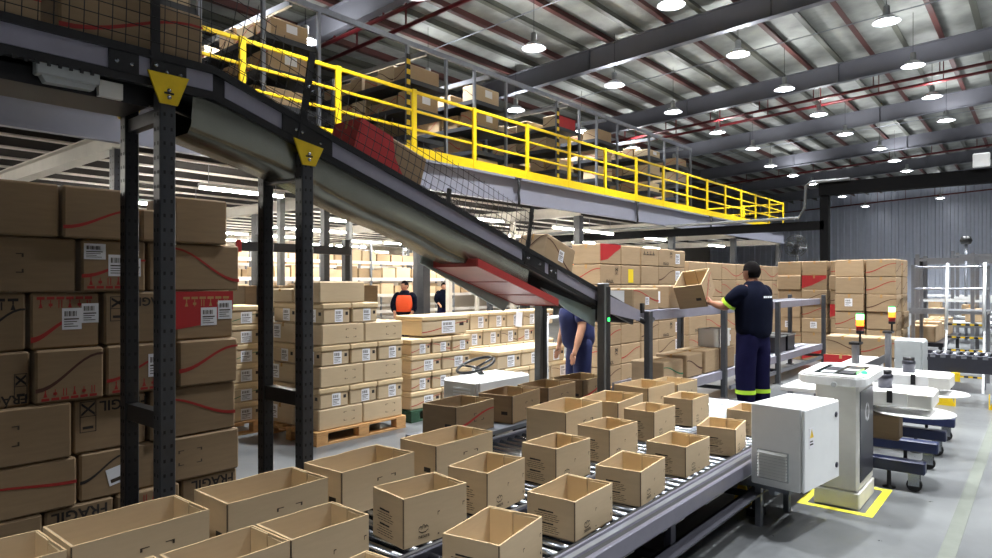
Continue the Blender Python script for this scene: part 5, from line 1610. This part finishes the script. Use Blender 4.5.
def person(name, label, loc, face, pose, skin='skin', shirt='navy_shirt', trousers='navy_trousers', vest=None, sleeve=.5, bands=False, H=1.74):
    """local frame: facing +x, left +y. pose: dict with elbow/wrist for L and R, lean, head turn"""
    k = H / 1.74
    t = thing(name, loc, label, 'person', rz=face)
    lean = pose.get('lean', 0.0)                        # forward shift of the shoulders
    def S(z): return lean * max(0, (z - .95)) / .5
    g = Graph()
    pel = g.add((0, 0, .96), (.15, .18))
    ch = g.chain([((S(1.1), 0, 1.1), (.14, .18)), ((S(1.28), 0, 1.28), (.15, .21)), ((S(1.43), 0, 1.43), (.11, .16))], pel)
    nk = g.chain([((S(1.5) + .005, 0, 1.505), .075)], ch)
    ht = pose.get('turn', 0.0); c, s_ = cos(ht), sin(ht)
    hx = S(1.6) + .02
    g.chain([((hx, 0, 1.58), (.07, .066))], nk)
    sh = {}
    for sd, K in ((1, 'L'), (-1, 'R')):
        el, wr = Vector(pose[K][0]), Vector(pose[K][1])
        so = Vector((S(1.43), sd * .185, 1.43)); sh[K] = (so, el, wr)
        w = g.chain([(so, .075), ((so + el) / 2, .062), (el, .054), ((el + wr) / 2, .05), (wr, .035)], ch)
        d = (wr - el).normalized(); pd = Vector(pose.get('palm' + K, (0, 0, -1)))
        side = d.cross(pd).normalized()
        palm = g.add(wr + d * .06, (.04, .022), w)
        for q, (off, ln) in enumerate(((-.03, .062), (-.01, .075), (.01, .07), (.03, .055))):
            b = wr + d * .10 + side * off
            g.chain([(b, .0095), (b + d * ln * .5 + pd * .012, .0085), (b + d * ln * .85 + pd * .035, .007)], palm)
        th = wr + d * .045 - side * .04 * sd
        g.chain([(th, .012), (th + d * .035 - side * .015 * sd + pd * .01, .010), (th + d * .06 + pd * .03 - side * .012 * sd, .008)], palm)
    kn = pose.get('knee', .02)
    for sd in (1, -1):
        g.chain([((0, sd * .095, .88), .085), ((kn, sd * .10, .50), .06), ((kn * .5 + .0, sd * .105, .28), .055), ((-.01, sd * .105, .09), .04), ((.06, sd * .115, .05), .035), ((.15, sd * .125, .035), .03)], pel)
    bm_ = skin_mesh('body', g.v, g.e, g.r, skin)
    # head: a shaped skull joined to the same mesh (jaw, brow, nose, ears)
    HV, HF = [], []; NU, NV = 28, 20
    def skull(u, v, k=1.0):
        th = 2 * pi * u / NU; ph = pi * v / NV
        dx_, dy_, dz_ = sin(ph) * cos(th), sin(ph) * sin(th), cos(ph)
        rx, ry, rz_ = .100, .078, .122
        low = max(0, -dz_)
        x = rx * dx_ * (1 - .12 * low) + (.016 * low if dx_ > 0 else .02 * low)
        y = ry * dy_ * (1 - .30 * low ** 1.3); z = rz_ * dz_
        if dx_ < 0: x *= 1.04
        fr = max(0, dx_) ** 6
        if abs(dy_) < .30 and dx_ > .5 and -.42 < dz_ < .12: x += .024 * (1 - abs(dy_) / .30) * (1 - abs(dz_ + .26) / .38 if abs(dz_ + .26) < .38 else 0)   # nose
        if .12 < dz_ < .32: x += .006 * fr                       # brow
        if -.12 < dz_ < .12 and .25 < abs(dy_) < .6 and dx_ > .5: x -= .006   # eye sockets
        if abs(dy_) > .93 and -.25 < dz_ < .2 and -.3 < dx_ < .3: y *= 1.14   # ears
        X_, Y_ = x * k, y * k
        return (hx + .012 + X_ * c - Y_ * s_, X_ * s_ + Y_ * c, 1.628 + z * k)
    for v in range(NV + 1):
        for u in range(NU): HV.append(skull(u, v))
    for v in range(NV):
        for u in range(NU): HF.append((v * NU + u, (v + 1) * NU + u, (v + 1) * NU + (u + 1) % NU, v * NU + (u + 1) % NU))
    b0 = len(bm_.vertices)
    full = bpy.data.meshes.new('body')
    full.from_pydata([tuple(q.co) for q in bm_.vertices] + HV, [], [tuple(q.vertices) for q in bm_.polygons] + [tuple(b0 + w_ for w_ in f_) for f_ in HF])
    full.materials.append(MATS[skin])
    full.polygons.foreach_set('use_smooth', [True] * len(full.polygons)); full.update()
    body = inst('body', full, t)
    # shirt
    g = Graph()
    a = g.add((0, 0, .84), (.19, .235)); 
    a = g.chain([((S(1.05), 0, 1.05), (.185, .23)), ((S(1.22), 0, 1.22), (.19, .25)), ((S(1.36), 0, 1.36), (.185, .245)), ((S(1.44), 0, 1.44), (.15, .19)), ((S(1.5), 0, 1.505), (.1, .105)), ((S(1.53), 0, 1.54), (.085, .088))], a)
    parts_ = [skin_mesh('shirt', g.v, g.e, g.r, shirt)]
    for K in 'LR':
        so, el, wr = sh[K]; gs = Graph()
        inn = Vector((so.x, so.y * .55, 1.40))
        pts = [(inn, .10), (so + Vector((0, 0, -.015)), .108), ((so + el) / 2, .098)]
        if sleeve > .5: pts += [(el, .08), (el + (wr - el) * .9, .055)]
        else: pts += [(so + (el - so) * .85, .095)]
        gs.chain(pts); parts_.append(skin_mesh('sleeve', gs.v, gs.e, gs.r, shirt))
    V_, F_ = [], []
    for m_ in parts_:
        b_ = len(V_); V_ += [tuple(q.co) for q in m_.vertices]; F_ += [tuple(b_ + w_ for w_ in q.vertices) for q in m_.polygons]
    sm_ = bpy.data.meshes.new('shirt'); sm_.from_pydata(V_, [], F_); sm_.materials.append(MATS[shirt])
    sm_.polygons.foreach_set('use_smooth', [True] * len(F_)); sm_.update()
    so_ = inst('shirt', sm_, t)
    g = Graph()
    p = g.add((0, 0, .97), (.18, .22))
    g.chain([((0, 0, 1.10), (.16, .2))], p)
    for sd in (1, -1):
        g.chain([((0, sd * .1, .82), .135), ((kn, sd * .112, .50), .115), ((kn * .5, sd * .115, .28), .108), ((-.012, sd * .115, .09), .1)], p)
    tr = inst('trousers', skin_mesh('trousers', g.v, g.e, g.r, trousers), t)
    for sd in (1, -1):
        mb = MB(); y = sd * .118
        pr = [(-.1, .0), (.18, .0), (.2, .03), (.17, .07), (.06, .10), (-.08, .11), (-.11, .06)]
        mb.prism(pr, 'y', y - .045, y + .045); mb.build('shoe', 'rubber', t, world=False)
        if bands:
            b = MB(); b.lathe([(.111, 0), (.111, .045)], 16, 0, (kn * .5 + .002, sd * .115, .27)); b.build('reflective_band', 'hivis_yellow', tr, world=False)
    if bands:
        for K in 'LR':
            so, el, wr = sh[K]; q0 = so + (el - so) * .72; q1 = so + (el - so) * .86
            MB().tube([q0, q1], .092, 14, caps=False).build('reflective_band', 'hivis_yellow', so_, world=False)
    if vest:
        g = Graph(); a = g.add((0, 0, .95), (.2, .25))
        g.chain([((S(1.1), 0, 1.1), (.2, .25)), ((S(1.25), 0, 1.25), (.2, .265)), ((S(1.38), 0, 1.38), (.19, .25)), ((S(1.47), 0, 1.465), (.13, .15))], a)
        vs = inst('safety_vest', skin_mesh('safety_vest', g.v, g.e, g.r, vest), t)
    # hair: short crop following the skull, hairline high in front and low at the nape
    vv, ff = [], []
    for v in range(NV + 1):
        for u in range(NU): vv.append(skull(u, v, 1.07 + .03 * max(0, cos(pi * v / NV))))
    for v in range(NV):
        for u in range(NU):
            th = 2 * pi * (u + .5) / NU; dzz = cos(pi * (v + .5) / NV)
            line = .52 if cos(th) > .55 else (.12 if cos(th) > -.25 else -.42)
            if dzz > line: ff.append((v * NU + u, (v + 1) * NU + u, (v + 1) * NU + (u + 1) % NU, v * NU + (u + 1) % NU))
    MB().add(vv, ff, 0, True).build('hair', 'hair', t, world=False)
    for sd in (1, -1):
        ex, ey = .088, sd * .034
        e = Vector((hx + .012 + ex * c - ey * s_, ex * s_ + ey * c, 1.632))
        MB().lathe([(.001, .009), (.009, .004), (.009, -.004), (.001, -.009)], 8, 0, e).build('eye', 'ink', body, world=False)
    ex = .092
    m0 = [Vector((hx + .012 + (ex - abs(q) * .2) * c - q * s_, (ex - abs(q) * .2) * s_ + q * c, 1.562)) for q in (-.024, 0, .024)]
    MB().tube(m0, .005, 5).build('mouth', 'ink_red', body, world=False)
    t.scale = (k, k, k)
    return t
w = person('person', 'worker in navy work clothes with hi-vis bands lifting a carton onto the conveyor', (7.60, 2.53, .19), R(66),
       {'L': ((.17, .25, 1.24), (.42, .21, 1.27)), 'R': ((.17, -.25, 1.24), (.42, -.21, 1.27)), 'palmL': (0, -1, .15), 'palmR': (0, 1, .15), 'turn': .1}, bands=True)
mb = MB()
for i, (a, b) in enumerate(((0, .03), (.036, .055), (.062, .085), (.092, .125))):
    mb.box(-.196, -.194, .06 - b, .06 - a, 1.345, 1.365)
mb.build('back_print', 'paper', w, world=False)
ob = open_box(7.80, 3.27, 1.405, .42, .34, .30, 0, 'tilted open carton held by the standing worker above the conveyor', 'cartons on the packing conveyor', 'cardboard', text=False)
ob.rotation_euler = (R(-8), R(-28), R(8)); ob.location = (7.78, 3.26, 1.50)
swoosh(ob, (.42, .34, .30), 's', 'ink_red', v0=.3, v1=.8)
person('person', 'worker in dark blue reaching down, mostly hidden behind the incline conveyor', (7.05, 4.50, 0), R(150),
       {'L': ((.10, .27, 1.16), (.20, .30, .90)), 'R': ((.08, -.26, 1.15), (.16, -.24, .92)), 'lean': .06}, skin='skin_light', shirt='navy_work', trousers='navy_work')
person('person', 'distant worker in an orange safety vest under the mezzanine', (10.7, 11.7, 0), R(215),
       {'L': ((.05, .28, 1.16), (.22, .22, 1.0)), 'R': ((.05, -.28, 1.16), (.22, -.2, 1.0)), 'turn': -.6}, vest='orange_vest', sleeve=1)
person('person', 'distant worker in dark clothes with raised hand among the shelves', (15.7, 15.3, 0), R(240),
       {'L': ((.12, .24, 1.2), (.2, .1, 1.45)), 'R': ((.05, -.28, 1.16), (.2, -.22, 1.05))}, skin='skin_light', sleeve=1, H=1.7)

# ------------------------------------------------------------------ leave out cartons that cannot be seen from here or a step aside
from mathutils.bvhtree import BVHTree
bpy.context.view_layer.update()
vv_, ff_, own = [], [], []
for o in COL.objects:
    if o.type != 'MESH' or len(o.data.polygons) > 400 or max(o.dimensions) < .12 or o.name.startswith(('printed', 'label', 'tape', 'print', 'wire')): continue
    r_ = o
    while r_.parent is not None: r_ = r_.parent
    b_ = len(vv_); mw = o.matrix_world
    vv_ += [mw @ v_.co for v_ in o.data.vertices]
    for p_ in o.data.polygons:
        ff_.append([b_ + i_ for i_ in p_.vertices]); own.append(r_.name)
bvh = BVHTree.FromPolygons(vv_, ff_)
eyes = [Vector((0, 0, CAMH)), Vector((SA, -CA, 0)) * .7 + Vector((0, 0, CAMH)), Vector((-SA, CA, 0)) * .7 + Vector((0, 0, CAMH))]
def seen(o):
    mw = o.matrix_world; bb = [Vector(c) for c in o.bound_box]
    lo, hi = bb[0], bb[6]; N = 6
    pts = []
    for i in range(N):
        for j in range(N):
            a, b = .04 + .92 * i / (N - 1), .04 + .92 * j / (N - 1)
            X_, Y_, Z_ = lo.x + (hi.x - lo.x) * a, lo.y + (hi.y - lo.y) * a, lo.z + (hi.z - lo.z) * b
            pts += [Vector((X_, lo.y, Z_)), Vector((lo.x, Y_, Z_)), Vector((X_, lo.y + (hi.y - lo.y) * b, hi.z))]
    for e in eyes:
        for p in pts:
            q = mw @ p; f_ = q - e
            dep = f_.x * CA + f_.y * SA; lat = f_.x * SA - f_.y * CA
            if dep < .1 or abs(lat / dep) > .80 or abs(f_.z / dep) > .48: continue
            h_ = bvh.ray_cast(e, f_.normalized(), f_.length + .05)
            if h_[2] is not None and own[h_[2]] == o.name: return True
    return False
gone = [o for o in COL.objects if o.parent is None and o.name.split('.')[0] in ('cardboard_box', 'lidded_carton') and not seen(o)]
kept = [o for o in COL.objects if o.parent is None and o.name.split('.')[0] in ('cardboard_box', 'lidded_carton') and o not in gone]
todo = list(kept)
while todo:                                             # what carries a visible carton stays
    o = todo.pop()
    for g_ in list(gone):
        if abs(g_.location.x - o.location.x) < .45 and abs(g_.location.y - o.location.y) < .35 and 0 < o.location.z - g_.location.z < .42 \
           and abs(g_.location.z + g_.dimensions.z - o.location.z) < .03:
            gone.remove(g_); todo.append(g_)
for o in gone:
    LABELS.pop(o['label'], None)
    for c_ in list(o.children_recursive): bpy.data.objects.remove(c_)
    bpy.data.objects.remove(o)
print('cartons left out', len(gone))
dups = {k: v for k, v in LABELS.items() if len(v) > 1}
if dups: print('SHARED LABELS', dups)
